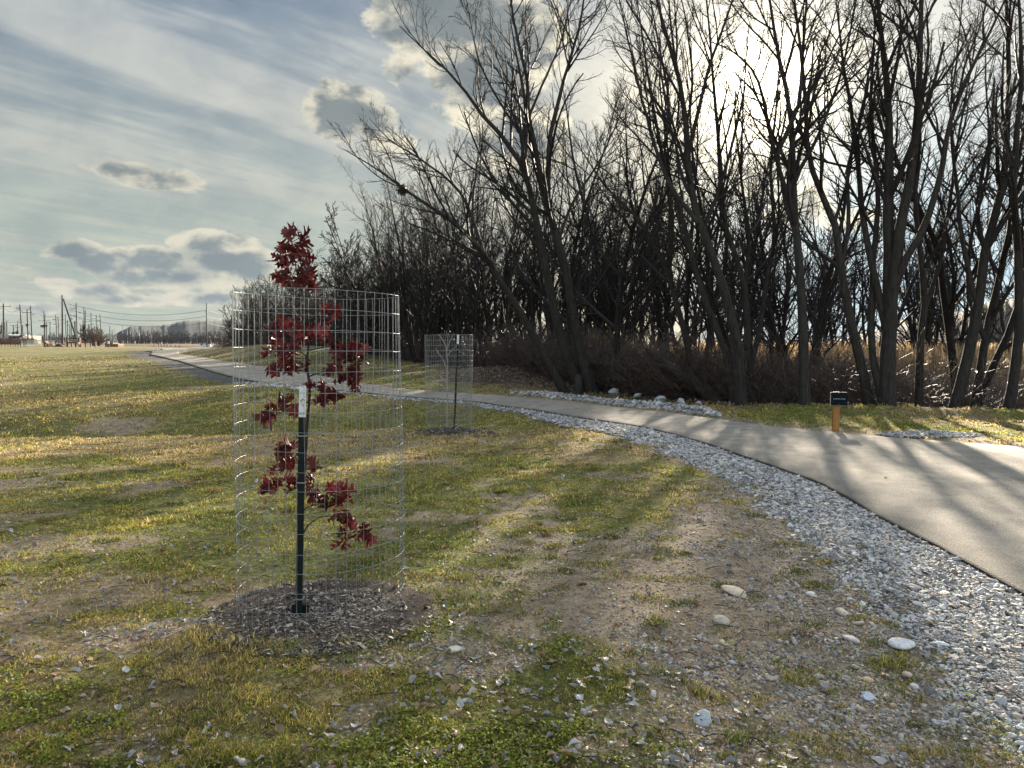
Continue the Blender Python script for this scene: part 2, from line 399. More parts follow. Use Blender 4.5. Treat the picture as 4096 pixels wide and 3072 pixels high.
def ground_mat():
    m, q, out = newmat('ground_mix')
    pos = q.n('ShaderNodeNewGeometry').outputs['Position']
    def at(nm):
        a = q.n('ShaderNodeAttribute'); a.attribute_name = nm; return a.outputs['Fac']
    fine = q.noise(pos, 34, 5, .72); med = q.noise(pos, 7, 6, .68); big = q.noise(pos, 1.1, 5, .6); vf = q.noise(pos, 150, 3, .7)
    vo = q.n('ShaderNodeTexVoronoi'); q.set(vo.inputs['Vector'], pos); vo.inputs['Scale'].default_value = 55
    vo2 = q.n('ShaderNodeTexVoronoi'); q.set(vo2.inputs['Vector'], pos); vo2.inputs['Scale'].default_value = 38
    green = q.ramp(q.m('ADD', q.m('MULTIPLY', fine, .6), q.m('MULTIPLY', med, .4)), [(.3, (.016, .019, .007)), (.48, (.10, .11, .024)), (.62, (.36, .34, .085))])
    dryc = q.ramp(q.m('ADD', q.m('MULTIPLY', fine, .55), q.m('MULTIPLY', med, .45)), [(.32, (.03, .022, .013)), (.48, (.19, .145, .065)), (.64, (.50, .40, .20))])
    gr = q.mix(at('dry'), green, dryc)
    patch = q.ss(q.m('ADD', q.m('MULTIPLY', big, .6), q.m('MULTIPLY', med, .4)), .50, .62)
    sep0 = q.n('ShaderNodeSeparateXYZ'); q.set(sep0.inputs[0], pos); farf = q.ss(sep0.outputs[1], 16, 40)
    patch2 = q.ss(q.noise(q.vm('MULTIPLY', pos, (.35, 1, 1)), .22, 5, .62), .46, .58)
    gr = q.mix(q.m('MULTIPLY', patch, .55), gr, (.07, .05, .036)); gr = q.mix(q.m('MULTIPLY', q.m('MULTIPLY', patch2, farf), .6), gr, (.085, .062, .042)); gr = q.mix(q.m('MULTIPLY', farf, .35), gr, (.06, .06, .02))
    soilc = q.ramp(q.m('ADD', q.m('MULTIPLY', fine, .5), q.m('MULTIPLY', med, .5)), [(.32, (.09, .064, .043)), (.5, (.33, .25, .168)), (.66, (.56, .44, .31))])
    peb = q.ss(vo.outputs['Distance'], .28, .12)
    sel = q.ss(q.n('ShaderNodeSeparateColor').outputs[0], 0, 1)
    sepc = q.n('ShaderNodeSeparateColor'); q.set(sepc.inputs[0], vo.outputs['Color'])
    soilc = q.mix(q.m('MULTIPLY', peb, q.ss(sepc.outputs[0], .55, .7)), soilc, (.36, .31, .25))
    c = q.mix(at('soil'), gr, soilc)
    sep2 = q.n('ShaderNodeSeparateColor'); q.set(sep2.inputs[0], vo2.outputs['Color'])
    grav = q.ramp(q.m('ADD', q.m('MULTIPLY', sep2.outputs[0], .6), q.m('MULTIPLY', fine, .4)), [(.2, (.14, .14, .145)), (.5, (.30, .30, .31)), (.85, (.58, .58, .6))])
    grav = q.mix(q.ss(vo2.outputs['Distance'], .25, .5), grav, (.06, .058, .056))
    c = q.mix(at('gravel'), c, grav)
    lit_ = q.ramp(q.m('ADD', q.m('MULTIPLY', fine, .5), q.m('MULTIPLY', med, .5)), [(.3, (.022, .016, .012)), (.5, (.07, .048, .034)), (.72, (.16, .115, .085))])
    c = q.mix(at('litter'), c, lit_)
    c = q.mix(at('mulch'), c, q.ramp(fine, [(.3, (.03, .022, .018)), (.7, (.13, .10, .08))]))
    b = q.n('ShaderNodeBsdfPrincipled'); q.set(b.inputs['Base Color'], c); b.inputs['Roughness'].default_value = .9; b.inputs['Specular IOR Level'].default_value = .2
    hgt = q.m('ADD', q.m('MULTIPLY', fine, .5), q.m('ADD', q.m('MULTIPLY', med, .9), q.m('MULTIPLY', vf, .18)))
    hgt = q.m('ADD', hgt, q.m('MULTIPLY', q.m('MULTIPLY', at('gravel'), q.ss(vo2.outputs['Distance'], .5, .0)), .5))
    bp = q.n('ShaderNodeBump'); bp.inputs['Strength'].default_value = 1.0; bp.inputs['Distance'].default_value = .07
    q.set(bp.inputs['Height'], hgt); q.set(b.inputs['Normal'], bp.outputs[0])
    q.set(out.inputs[0], b.outputs[0]); return m
def asphalt_mat():
    m, q, out = newmat('path_asphalt')
    pos = q.n('ShaderNodeNewGeometry').outputs['Position']
    fine = q.noise(pos, 75, 4, .8); med = q.noise(pos, 3.0, 6, .65); big = q.noise(pos, .5, 4, .5)
    vo = q.n('ShaderNodeTexVoronoi'); q.set(vo.inputs['Vector'], pos); vo.inputs['Scale'].default_value = 110
    c = q.ramp(q.m('ADD', q.m('MULTIPLY', fine, .75), q.m('MULTIPLY', med, .25)), [(.36, (.085, .074, .062)), (.5, (.28, .248, .205)), (.64, (.54, .475, .39))])
    c = q.mix(q.m('MULTIPLY', q.ss(big, .42, .62), .3), c, (.17, .158, .145))
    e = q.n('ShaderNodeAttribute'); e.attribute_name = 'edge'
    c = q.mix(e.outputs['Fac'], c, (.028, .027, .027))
    b = q.n('ShaderNodeBsdfPrincipled'); q.set(b.inputs['Base Color'], c); b.inputs['Roughness'].default_value = .85; b.inputs['Specular IOR Level'].default_value = .18
    bp = q.n('ShaderNodeBump'); bp.inputs['Strength'].default_value = .8; bp.inputs['Distance'].default_value = .006
    q.set(bp.inputs['Height'], q.m('ADD', q.m('MULTIPLY', vo.outputs['Distance'], 1.2), fine)); q.set(b.inputs['Normal'], bp.outputs[0])
    q.set(out.inputs[0], b.outputs[0]); return m
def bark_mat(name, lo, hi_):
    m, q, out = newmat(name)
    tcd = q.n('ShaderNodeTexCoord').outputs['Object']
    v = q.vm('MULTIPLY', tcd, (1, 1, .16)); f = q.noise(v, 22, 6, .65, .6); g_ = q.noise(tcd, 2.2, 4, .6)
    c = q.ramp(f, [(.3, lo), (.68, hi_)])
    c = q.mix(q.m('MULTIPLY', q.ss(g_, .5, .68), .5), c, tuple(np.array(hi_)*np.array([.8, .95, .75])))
    b = q.n('ShaderNodeBsdfPrincipled'); q.set(b.inputs['Base Color'], c); b.inputs['Roughness'].default_value = .85; b.inputs['Specular IOR Level'].default_value = .25
    bp = q.n('ShaderNodeBump'); bp.inputs['Strength'].default_value = 1.0; bp.inputs['Distance'].default_value = .03
    q.set(bp.inputs['Height'], f); q.set(b.inputs['Normal'], bp.outputs[0]); q.set(out.inputs[0], b.outputs[0]); return m
M_ground = ground_mat(); M_path = asphalt_mat()
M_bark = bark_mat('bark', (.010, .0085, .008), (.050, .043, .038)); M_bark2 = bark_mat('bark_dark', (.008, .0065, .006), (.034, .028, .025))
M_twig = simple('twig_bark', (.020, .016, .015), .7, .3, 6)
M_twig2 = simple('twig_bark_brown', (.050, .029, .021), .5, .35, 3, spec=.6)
M_leafcol = leafy('grass_blade', .5, .5, .3, 1.0)
M_stonecol = None
def colmat(name, rough=.8, bump=.5, spec=.3, scale=60):
    m, q, out = newmat(name)
    a = q.n('ShaderNodeAttribute'); a.attribute_name = 'Col'; pos = q.n('ShaderNodeNewGeometry').outputs['Position']
    f = q.noise(pos, scale, 5, .6); c = q.mix(1.0, a.outputs['Color'], q.ramp(f, [(.3, (.7, .7, .7)), (.7, (1.2, 1.2, 1.2))]), 'MULTIPLY')
    b = q.n('ShaderNodeBsdfPrincipled'); q.set(b.inputs['Base Color'], c); b.inputs['Roughness'].default_value = rough; b.inputs['Specular IOR Level'].default_value = spec
    bp = q.n('ShaderNodeBump'); bp.inputs['Strength'].default_value = bump; bp.inputs['Distance'].default_value = .01
    q.set(bp.inputs['Height'], f); q.set(b.inputs['Normal'], bp.outputs[0]); q.set(out.inputs[0], b.outputs[0]); return m
M_stone = colmat('stone', .75, .5, .35); M_chip = colmat('wood_chip', .7, .4, .3, 90)

# ------------------------------------------------------------------ ground sheet
def axis_grid(a, b, c0, fine, grow, center=0.0):
    out = [0.0]
    while out[-1] < max(abs(a), abs(b)):
        v = out[-1]; out.append(v+max(fine, grow*max(0, v-c0)+fine))
    out = np.array(out); g_ = np.r_[-out[::-1][:-1], out]+center
    return g_[(g_ >= a) & (g_ <= b)]
gx = axis_grid(-2600, 2600, 4.0, .055, .022, 0)
gy = axis_grid(-60, 2800, 3.5, .055, .020, 4.5)
GX, GY = np.meshgrid(gx, gy)
zn = zones(GX, GY)
micro = (fbm(GX, GY, .55, 71)-.5)*.05+(fbm(GX, GY, .16, 72, 3)-.5)*.03
micro *= (1-zn['gravel']*.5)
GZ = Zs(GX, GY)+micro+(fbm(GX, GY, 6, 73)-.5)*.14*sm(GY, 9, 16)*(np.minimum(zn['dn'], zn['df']) > .6)*(~zn['ins'])+zn['mulch']*.02
GZ = np.where(zn['ins'], Zs(GX, GY)-.012-.06*sm(np.minimum(zn['dn'], zn['df']), .08, .3), GZ)
GZ = np.where((~zn['ins']) & (np.minimum(zn['dn'], zn['df']) < .5), Zs(GX, GY)+micro*.4-.012, GZ)
ny, nx = GX.shape; idx = np.arange(ny*nx).reshape(ny, nx)
Fg = np.stack([idx[:-1, :-1], idx[:-1, 1:], idx[1:, 1:], idx[1:, :-1]], -1).reshape(-1, 4)
gnd = mesh_obj('ground', np.c_[GX.ravel(), GY.ravel(), GZ.ravel()], Fg, M_ground, col={k: zn[k].ravel().astype(np.float32) for k in ('gravel', 'soil', 'litter', 'mulch', 'dry')})
struct(gnd, 'rough winter grass and bare stony soil around the path')
def Zg(x, y):
    x = np.asarray(x, float); y = np.asarray(y, float)
    return Zs(x, y)+(fbm(x, y, .55, 71)-.5)*.05+(fbm(x, y, .16, 72, 3)-.5)*.03+(fbm(x, y, 6, 73)-.5)*.14*sm(y, 9, 16)

# ------------------------------------------------------------------ path
def strip(name, A, B, M=14, lift=.028, skirt=.07, lab=None):
    t = np.linspace(0, 1, M)
    P = A[:, None, :]*(1-t[None, :, None])+B[:, None, :]*t[None, :, None]
    wob = (fbm(A[:, 0], A[:, 1], .35, 91)-.5)*.07
    dirn = (B-A)/np.linalg.norm(B-A, axis=1, keepdims=True)
    P[:, 0] += dirn*wob[:, None]; P[:, 1] = P[:, 0]+dirn*.035
    P[:, -2] = P[:, -1]-dirn*.035
    z = Zs(P[..., 0], P[..., 1])+lift; z[:, 0] -= .012; z[:, -1] -= .012
    n_ = len(A)
    top = np.dstack([P, z]); lo = top[:, :1].copy(); lo[..., 2] -= skirt; lo[..., :2] -= dirn[:, None]*.045
    hi2 = top[:, -1:].copy(); hi2[..., 2] -= skirt; hi2[..., :2] += dirn[:, None]*.045
    V = np.concatenate([lo, top, hi2], 1); W = M+2
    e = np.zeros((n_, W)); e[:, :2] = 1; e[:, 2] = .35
    ii = np.arange(n_*W).reshape(n_, W)
    F = np.stack([ii[:-1, :-1], ii[:-1, 1:], ii[1:, 1:], ii[1:, :-1]], -1).reshape(-1, 4)
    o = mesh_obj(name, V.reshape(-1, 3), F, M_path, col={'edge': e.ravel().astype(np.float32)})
    return struct(o, lab)
def pair(A, B, split):
    i = np.array([np.argmin(np.hypot(*(B-a).T)) for a in A]).astype(float)
    i = np.maximum.accumulate(i); k = int(np.argmax(A[:, 1] > split)); i[:k] = np.linspace(0, i[k], k)
    ker = np.ones(15)/15; e = np.r_[np.full(7, i[0]), i, np.full(7, len(B)-1)]; i = np.maximum.accumulate(np.convolve(e, ker, 'valid')); i[0] = 0; i[-1] = len(B)-1
    q = np.arange(len(B)); return np.c_[np.interp(i, q, B[:, 0]), np.interp(i, q, B[:, 1])]
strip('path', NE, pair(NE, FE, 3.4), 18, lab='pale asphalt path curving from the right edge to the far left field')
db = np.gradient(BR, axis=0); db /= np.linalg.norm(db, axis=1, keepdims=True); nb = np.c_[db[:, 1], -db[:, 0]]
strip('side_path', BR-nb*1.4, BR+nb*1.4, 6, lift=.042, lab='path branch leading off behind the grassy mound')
# ------------------------------------------------------------------ trees: vectorised growth
def unit(v): return v/(np.linalg.norm(v, axis=-1, keepdims=True)+1e-9)
def spawn(P, Rr, n_, tmin, tmax, ang, lf, S, curv, up, rs, rmin, g, fall=.55):
    N, S1 = P.shape[:2]
    t = (np.arange(n_)[None, :]+g.random((N, n_)))/n_; t = tmin+(tmax-tmin)*t
    i = t*(S1-1); i0 = np.clip(i.astype(int), 0, S1-2); f = (i-i0)[..., None]; ar = np.arange(N)[:, None]
    pos = P[ar, i0]*(1-f)+P[ar, i0+1]*f; T = unit(P[ar, i0+1]-P[ar, i0]); r = Rr[ar, i0]*(1-f[..., 0])+Rr[ar, i0+1]*f[..., 0]
    L = np.linalg.norm(np.diff(P, axis=1), axis=2).sum(1)[:, None]*lf*(1-fall*(t-tmin)/(tmax-tmin+1e-6))*g.uniform(.6, 1.25, t.shape)
    a = g.uniform(*ang, t.shape); q = unit(np.cross(T, g.normal(size=T.shape)))
    d = np.cos(a)[..., None]*T+np.sin(a)[..., None]*q
    pos = pos.reshape(-1, 3); d = d.reshape(-1, 3); L = L.ravel(); r = r.ravel()
    out = [pos]; cur = pos
    wv = g.normal(size=d.shape)*curv
    for k in range(S):
        wv = wv*.6+g.normal(size=d.shape)*curv
        d = unit(d+wv+np.array([0, 0, up])); cur = cur+d*(L/S)[:, None]; out.append(cur)
    PP = np.stack(out, 1); r0 = np.maximum(np.minimum(r*rs, L*.02+.002), rmin)
    RR = r0[:, None]*np.linspace(1, .35, S+1)[None, :]; RR = np.maximum(RR, rmin*.8)
    return PP, RR
def smooth_line(pts, S):
    p = np.asarray(pts, float)
    d = np.r_[0, np.cumsum(np.linalg.norm(np.diff(p, axis=0), axis=1))]; q = np.linspace(0, d[-1], S*4)
    P = np.stack([np.interp(q, d, p[:, c]) for c in range(3)], 1)
    k = max(3, S//2)|1; ker = np.hanning(k+2)[1:-1]; ker /= ker.sum()
    for c in range(3):
        e = np.r_[2*P[0, c]-P[k//2:0:-1, c], P[:, c], 2*P[-1, c]-P[-2:-2-k//2:-1, c]]; P[:, c] = np.convolve(e, ker, 'valid')
    i = np.linspace(0, len(P)-1, S).astype(int); return P[i]
def grow_tree(stems, radii, g, lim=12, sub=8, tw=6, tw2=0, rmin=.0035, limlen=.42, limang=(.45, .95), up=.07, S0=16, tmin=.28, sublen=.42, twlen=.45, K0=9, flare=1.25, curv=.05):
    P0 = np.stack([smooth_line(s, S0) for s in stems]); R0 = np.stack([np.interp(np.linspace(0, 1, S0), [0, .06, 1], [a*flare, a, b]) for a, b in radii])
    wob = np.cumsum(g.normal(size=P0.shape)*.012, axis=1); P0 = P0+wob-wob[:, :1]
    parts0 = [tubes(P0, R0, K0)]
    P1, R1 = spawn(P0, R0, lim, tmin, .98, limang, limlen, 9, curv, up, .62, rmin*2, g)
    P2, R2 = spawn(P1, R1, sub, .15, .98, (.4, .9), sublen, 6, curv*1.5, up*.8, .6, rmin*1.3, g)
    P3, R3 = spawn(P2, R2, tw, .15, 1, (.4, .95), twlen, 4, curv*2, up*.8, .6, rmin, g)
    parts1 = [tubes(P1, R1, 5), tubes(P2, R2, 4), tubes(P3, R3, 3)]
    if tw2:
        P4, R4 = spawn(P3, R3, tw2, .2, 1, (.4, 1.0), .45, 2, curv*2, up, .7, rmin*.85, g); parts1.append(tubes(P4, R4, 3))
    # short side shoots low on the stem
    return join(parts0), join(parts1)
def tree_thing(name, label, base, stems, radii, seed, group=None, bark=None, twig=None, cat='tree', **kw):
    g = np.random.default_rng(seed); base = np.array(base, float)
    (V0, F0), (V1, F1) = grow_tree([np.asarray(s)-base for s in stems], radii, g, **kw)
    t = thing(name, label, cat, base, group)
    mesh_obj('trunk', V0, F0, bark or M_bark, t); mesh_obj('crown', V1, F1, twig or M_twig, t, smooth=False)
    return t
def pixstem(pts, d0, d1=None, ext=None, ground=False):
    d1 = d0 if d1 is None else d1; n_ = len(pts)
    w_ = [U(p[0], p[1], d0+(d1-d0)*i/max(1, n_-1)) for i, p in enumerate(pts)]
    if ground: w_[0][2] = Zs(w_[0][0], w_[0][1])-.12
    if ext:
        v = unit(w_[-1]-w_[-2]); v[2] += .15; w_.append(w_[-1]+unit(v)*ext)
    return w_
def keytree(name, label, seed, d, base, trunk_r, stemlist, group=None, **kw):
    b = U(base[0], base[1], d); b[2] = Zs(b[0], b[1])-.12
    st, rd = [], []
    for i, (pts, r0, r1, dd, ext) in enumerate(stemlist):
        s_ = pixstem(pts, d if i == 0 else d+dd*0, d+dd, ext)
        if i == 0 or pts[0] == base: s_[0] = b.copy()
        else:
            # root the fork on the nearest earlier stem point
            q = np.concatenate([smooth_line(x, 40) for x in st]); s_[0] = q[np.argmin(np.linalg.norm(q-s_[0], axis=1))]
        st.append(s_); rd.append((r0, r1))
    kw.setdefault('tw2', 2); kw.setdefault('rmin', .0029)
    return tree_thing(name, label, b, st, rd, seed, group, **kw)
KT = dict(lim=13, sub=9, tw=6, tw2=0, rmin=.0034)
t1 = keytree('leaning_tree', 'leaning bare tree at the woods edge, lowest slanting trunk, with a leafy nest', 101, 22, (567, 394), .13,
    [([(567,394),(538,346),(515,304),(496,276),(481,249),(452,221.5),(409,195),(378,173),(344,152)], .125, .010, -1.5, None),
     ([(483,253),(473,221.5),(462,194),(440,172),(426,162),(388,139),(370,118)], .06, .008, .5, None),
     ([(473,221),(474,190),(478,165),(483,140),(480,110)], .035, .007, 1.5, None)], limlen=.30, tmin=.42, up=.05, lim=14, sub=9, tw=5)
keytree('leaning_tree', 'tall left-leaning bare tree rising beside the lowest slanting trunk, widest fan of branches', 102, 22.3, (584, 396), .15,
    [([(584,396),(563,346),(549,285),(536,221),(522,164.6),(511,143),(483,118),(452,72),(426,51),(399,23)], .155, .010, -1.0, None),
     ([(524,172),(530,110),(528.6,80),(519,38),(511,-10)], .075, .012, 1, 1.5),
     ([(530,112),(548,75),(562,40),(570,5)], .04, .010, 1, 1.2),
     ([(511,143),(498,98),(480,60),(470,10)], .04, .008, 0, .8)], limlen=.33, tmin=.36, up=.06, lim=15, sub=9, tw=6)
keytree('leaning_tree', 'bare forked tree leaning left just above the white rocks', 103, 22.0, (594, 398), .16,
    [([(594,398),(580,346),(565.5,264),(546.5,200),(533,137),(525,100)], .16, .014, .5, 2.5),
     ([(548,204),(549,169),(552,127),(563,84),(578,32),(585,-10)], .085, .012, 1.5, 1.5),
     ([(556,235),(575,200),(600,160),(622,110)], .05, .010, 2.5, 1)], limlen=.30, tmin=.42, lim=13, sub=9, tw=6)
keytree('bare_tree', 'slanting bare tree whose trunk crosses left of the sun glow', 104, 17.5, (742, 412), .14,
    [([(742,412),(737,341),(714,256),(693.5,213),(686,154),(682,102),(668,50),(655,5)], .125, .012, .5, 2),
     ([(700,226),(672,190),(655,150),(640,100),(625,40)], .055, .010, 1.5, 1.5),
     ([(686,160),(700,110),(712,60),(728,10)], .05, .010, 0, 1.5)], limlen=.32, lim=13, sub=8, tw=6, tmin=.35)
keytree('bare_tree', 'thin upright bare tree directly left of the sun', 105, 18.5, (748, 411), .07,
    [([(748,411),(747,320),(745,282),(724,225),(719,123),(712,40),(708,0)], .085, .010, .5, 1.5)], limlen=.24, lim=16, sub=7, tw=5, tmin=.3)
keytree('bare_tree', 'straight furrowed trunk just left of the trail sign, with a fork crossing the sun', 106, 16.6, (805, 413), .11,
    [([(805,413),(802,307),(796,230),(793.5,195),(792,143),(791,107),(780,65),(773,20)], .115, .014, 1, 2),
     ([(795,212),(778,164),(766,118),(759,90),(748,70),(727,54),(704,46)], .062, .009, -1, None),
     ([(792,150),(801,102),(804,25),(806,-10)], .055, .012, 2, 1.5),
     ([(794,190),(815,140),(838,80),(850,20)], .045, .010, 1, 1.5)], limlen=.30, lim=14, sub=9, tw=6, tmin=.32)
keytree('bare_tree', 'bare tree right of the trail sign with a slanting trunk that bends left', 107, 16.8, (870, 411), .13,
    [([(870,411),(855,341),(839.6,269),(838,230),(824,200),(806,159),(804,97),(795,30)], .11, .012, .8, 2),
     ([(839,262),(850,215),(846,170),(862,110),(872,50)], .05, .010, 1.5, 1.8)], limlen=.3, lim=14, sub=8, tw=6, tmin=.3)
keytree('bare_tree', 'thickest tree right of the sign, a clump of five stems from one base', 108, 16.5, (886, 411), .2,
    [([(886,411),(891,330),(888,218),(888,154),(888,102),(878,26)], .17, .016, .8, 2.2),
     ([(889,345),(873,269),(863,218),(860,174),(855,115),(845,51)], .085, .012, 1.8, 2),
     ([(891,330),(898.5,230),(911,166),(916,77),(918,0)], .13, .014, .3, 2.5),
     ([(893,300),(906,256),(924,230),(940,180),(950,115),(975,60),(991,30)], .085, .010, -.5, 1.5),
     ([(876,411),(871,350),(873,269),(880,190),(870,120),(874,50)], .085, .012, 1, 2)], limlen=.28, lim=13, sub=8, tw=6, tmin=.38)
keytree('bare_tree', 'slim pale trunk between the five-stem clump and the right leaning tree', 109, 17.2, (919, 411), .08,
    [([(919,411),(921.6,333),(927,302),(922,256),(915,200),(920,130),(912,60)], .09, .010, .8, 2),
     ([(926,305),(940,260),(948,210),(955,150),(968,80)], .05, .009, 1.5, 2)], limlen=.28, lim=14, sub=8, tw=6, tmin=.3)
keytree('bare_tree', 'right-leaning bare tree near the right edge of the photo', 110, 16.6, (952, 411), .12,
    [([(952,411),(975,328),(980,295),(983,251),(1006,179),(1009,77),(1004,10)], .125, .014, .5, 2),
     ([(978,300),(960,240),(955,190),(948,120),(955,60)], .055, .010, 1.5, 2),
     ([(985,245),(1000,225),(1030,180),(1050,120)], .05, .010, 0, 2)], limlen=.3, lim=14, sub=8, tw=6, tmin=.3)
keytree('bare_tree', 'crooked dark bare tree leaning right, second from the right edge', 111, 17.4, (972, 410), .1,
    [([(972,410),(985,345),(998,290),(1012,230),(1018,170),(1035,90)], .10, .012, .8, 2),
     ([(985,345),(968,300),(970,240),(990,170),(985,90)], .055, .010, 1.5, 2)], limlen=.3, lim=14, sub=8, tw=6, tmin=.25)
keytree('bare_tree', 'bare tree cut by the right edge of the photo', 112, 16.2, (1007, 409), .12,
    [([(1007,409),(1019,346),(1017,251),(1012,179),(1022,90),(1018,10)], .11, .012, .3, 2),
     ([(1018,300),(1038,240),(1045,180),(1060,100)], .06, .010, .5, 2)], limlen=.3, lim=14, sub=8, tw=6, tmin=.3)
keytree('bare_tree', 'arching bare tree mid woods whose long trunk bows left over the rocks', 113, 20, (700, 408), .12,
    [([(700,408),(683,330),(668,275),(650,235),(625,205),(605,185),(588,160)], .10, .010, .5, .8),
     ([(668,275),(672,220),(664,160),(668,100),(655,40)], .075, .011, 1.5, 2)], limlen=.32, lim=13, sub=8, tw=6, tmin=.3)
keytree('bare_tree', 'upright three-stem bare tree right behind the end of the white rocks', 114, 18.5, (735, 409), .09,
    [([(735,409),(726,350),(700,290),(688,235),(660,150),(645,60)], .09, .010, .8, 2),
     ([(758,410),(757,350),(765,300),(776,240),(770,170),(778,90)], .075, .010, 1, 2),
     ([(752,410),(753,352),(742,300),(750,240),(740,180),(745,100)], .065, .010, 1.5, 2)], limlen=.3, lim=12, sub=8, tw=6, tmin=.3)

# prototypes for the rest of the woods
def proto_stems(g, nst, h, lean, spread):
    st, rd = [], []
    lz = g.uniform(-math.pi, math.pi)
    for k in range(nst):
        a = lz+k*2*math.pi/nst+g.uniform(-.5, .5); th0 = (g.uniform(.5, 1)*spread if nst > 1 else 0)
        p = np.array([math.cos(a)*.08*(nst > 1), math.sin(a)*.08*(nst > 1), -.15]); d = unit(np.array([math.cos(a)*math.sin(th0)+lean, math.sin(a)*math.sin(th0), math.cos(th0)]))
        pts = [p]; hh = h*g.uniform(.75, 1.05)
        for s in range(7):
            d = unit(d+g.normal(size=3)*.10+np.array([0, 0, .07])); p = p+d*hh/7; pts.append(p)
        st.append(pts); r = (.045+.0075*h)*g.uniform(.75, 1.15)/(1+.15*(nst-1)); rd.append((r, .010))
    return st, rd
protos = []
for k, (nst, h, lean, spread, lim, sub, tw, up) in enumerate([(1, 10.5, 0, 0, 18, 9, 7, .08), (2, 10, -.1, .25, 13, 8, 7, .08), (3, 9, -.05, .32, 11, 7, 6, .09), (1, 9, -.25, 0, 17, 9, 7, .07), (4, 8.5, -.1, .42, 9, 7, 6, .08), (2, 11, .05, .2, 13, 8, 7, .09), (3, 7, -.15, .6, 12, 8, 7, .05), (3, 9, -.1, .4, 13, 8, 6, .07), (4, 7.5, -.2, .65, 12, 8, 6, .04), (5, 8, 0, .5, 10, 8, 6, .06), (3, 9.5, 0, .22, 11, 7, 6, .10)]):
    g = np.random.default_rng(500+k); st, rd = proto_stems(g, nst, h, lean, spread)
    (V0, F0), (V1, F1) = grow_tree(st, rd, g, lim=lim, sub=sub, tw=tw, rmin=.0045 if k < 7 else .011 if k < 10 else .007, limlen=.36, up=up, tmin=.22 if nst < 3 else .15, K0=7)
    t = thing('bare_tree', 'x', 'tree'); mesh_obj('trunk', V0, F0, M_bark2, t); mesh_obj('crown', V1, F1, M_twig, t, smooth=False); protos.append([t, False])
def put_tree(k, x, y, s, rz, label, group, sz=None, z=None):
    t, used = protos[k]
    if used:
        r = t.copy(); C.objects.link(r)
        for ch in list(t.children):
            c = ch.copy(); C.objects.link(c); c.parent = r
        r_ = r
    else: r_ = t; protos[k][1] = True
    zz = float(Zs(x, y)) if z is None else z
    r_.location = (float(x), float(y), zz-.02); r_.scale = (s, s, s*(sz or 1)); r_.rotation_euler = (0, 0, rz)
    tag(r_, label, 'tree', group); return r_
g = np.random.default_rng(42)
placed = [(2, 22), (4, 18)]
def scatter(n_, ylo, yhi, slo, shi, mind, label, group, ks, smin, smax, ypow=1.0, z=None):
    c = 0; tries = 0
    while c < n_ and tries < 4000:
        tries += 1
        y = ylo+(yhi-ylo)*g.random()**ypow; s = slo+(shi-slo)*g.random()**1.3; x = float(xline(y))+s
        if abs(x) > .8*y+3 or (y > 45 and x/y*FPX+512 < 240): continue
        if min((x-a)**2+(y-b)**2 for a, b in placed) < mind**2: continue
        placed.append((x, y)); c += 1
        put_tree(int(g.choice(ks)), x, y, g.uniform(smin, smax), g.uniform(0, 6.28), label, group, g.uniform(.9, 1.1))
    return c
scatter(9, 17.2, 24, 0.8, 9, .9, 'slender bare tree in the woods behind the front trunks on the right', 'bare trees behind the front trunks on the right', [0, 1, 3, 5], .72, 1.0)
scatter(15, 20, 34, 1.2, 12, .9, 'bare tree packed in the woods behind the white rocks', 'bare trees packed behind the white rocks', [0, 1, 2, 3, 5, 4], .75, 1.05)
scatter(64, 30, 52, .2, 9, .75, 'bare tree packed in the dark woods behind the second wire cage', 'bare trees in the dark woods behind the second cage', [1, 2, 4, 5, 6, 3], .78, 1.1)
scatter(84, 50, 95, .5, 11, 1.0, 'bare tree in the dark tree line behind the red-leaved sapling', 'bare trees in the far left part of the tree line', [7, 8, 8, 7, 9], .72, 1.0)
scatter(20, 31, 46, 7, 28, 1.0, 'bare tree in the depth of the woods seen between the leaning trunks and the sun', 'bare trees deep in the woods below the sun', [10, 10, 5, 0], 1.0, 1.2)
scatter(16, 30, 50, 17, 36, 2.2, 'bare tree standing far back among the reeds on the right', 'bare trees far back among the reeds', [7, 5, 0], .8, 1.05)
for (px, d, k, s, lab) in [(240, 84, 8, .72, 'round spreading bare tree at the far left end of the tree line'), (258, 80, 9, .8, 'second bare tree from the far left end of the tree line'), (375, 47, 8, 1.35, 'wide dark bare tree arching left above the right side of the wire cage')]:
    p = U(px, 350, d); put_tree(k, p[0], p[1], s, 1.0, lab, None)
# understory saplings and brush that nobody could count
def brush(name, n_, region, h, seed, label, mat, r=.004, kids=7, tries=1):
    g = np.random.default_rng(seed); X_, Y_ = region(g, n_)
    z = Zs(X_, Y_)-.03
    hh = h*g.uniform(.35, 1.25, n_)
    P = np.stack([X_, Y_, z], 1); d = unit(np.stack([g.normal(size=n_)*.5, g.normal(size=n_)*.5, np.ones(n_)], 1)); pts = [P]
    for k in range(4):
        d = unit(d+g.normal(size=d.shape)*.22); P = P+d*(hh/4)[:, None]; pts.append(P)
    P0 = np.stack(pts, 1); R0 = np.repeat(np.linspace(1, .4, 5)[None], n_, 0)*r*1.6
    P1, R1 = spawn(P0, R0, kids, .15, 1, (.4, 1.3), .5, 3, .16, .0, .7, r, g)
    V, F = join([tubes(P0, R0, 3), tubes(P1, R1, 3)])
    return tag(mesh_obj(name, V, F, mat, smooth=False), label, 'undergrowth', kind='stuff')
def reg_right(g, n_):
    y = g.uniform(17.2, 30, n_); x = xline(y)+.6+g.random(n_)**1.2*11; return x, y
def reg_mid(g, n_):
    y = 20+26*g.random(n_)**1.3; x = xline(y)+.6+g.random(n_)**1.2*7; return x, y
def reg_far(g, n_):
    y = 45+50*g.random(n_); x = xline(y)+.6+g.random(n_)*8; return x, y
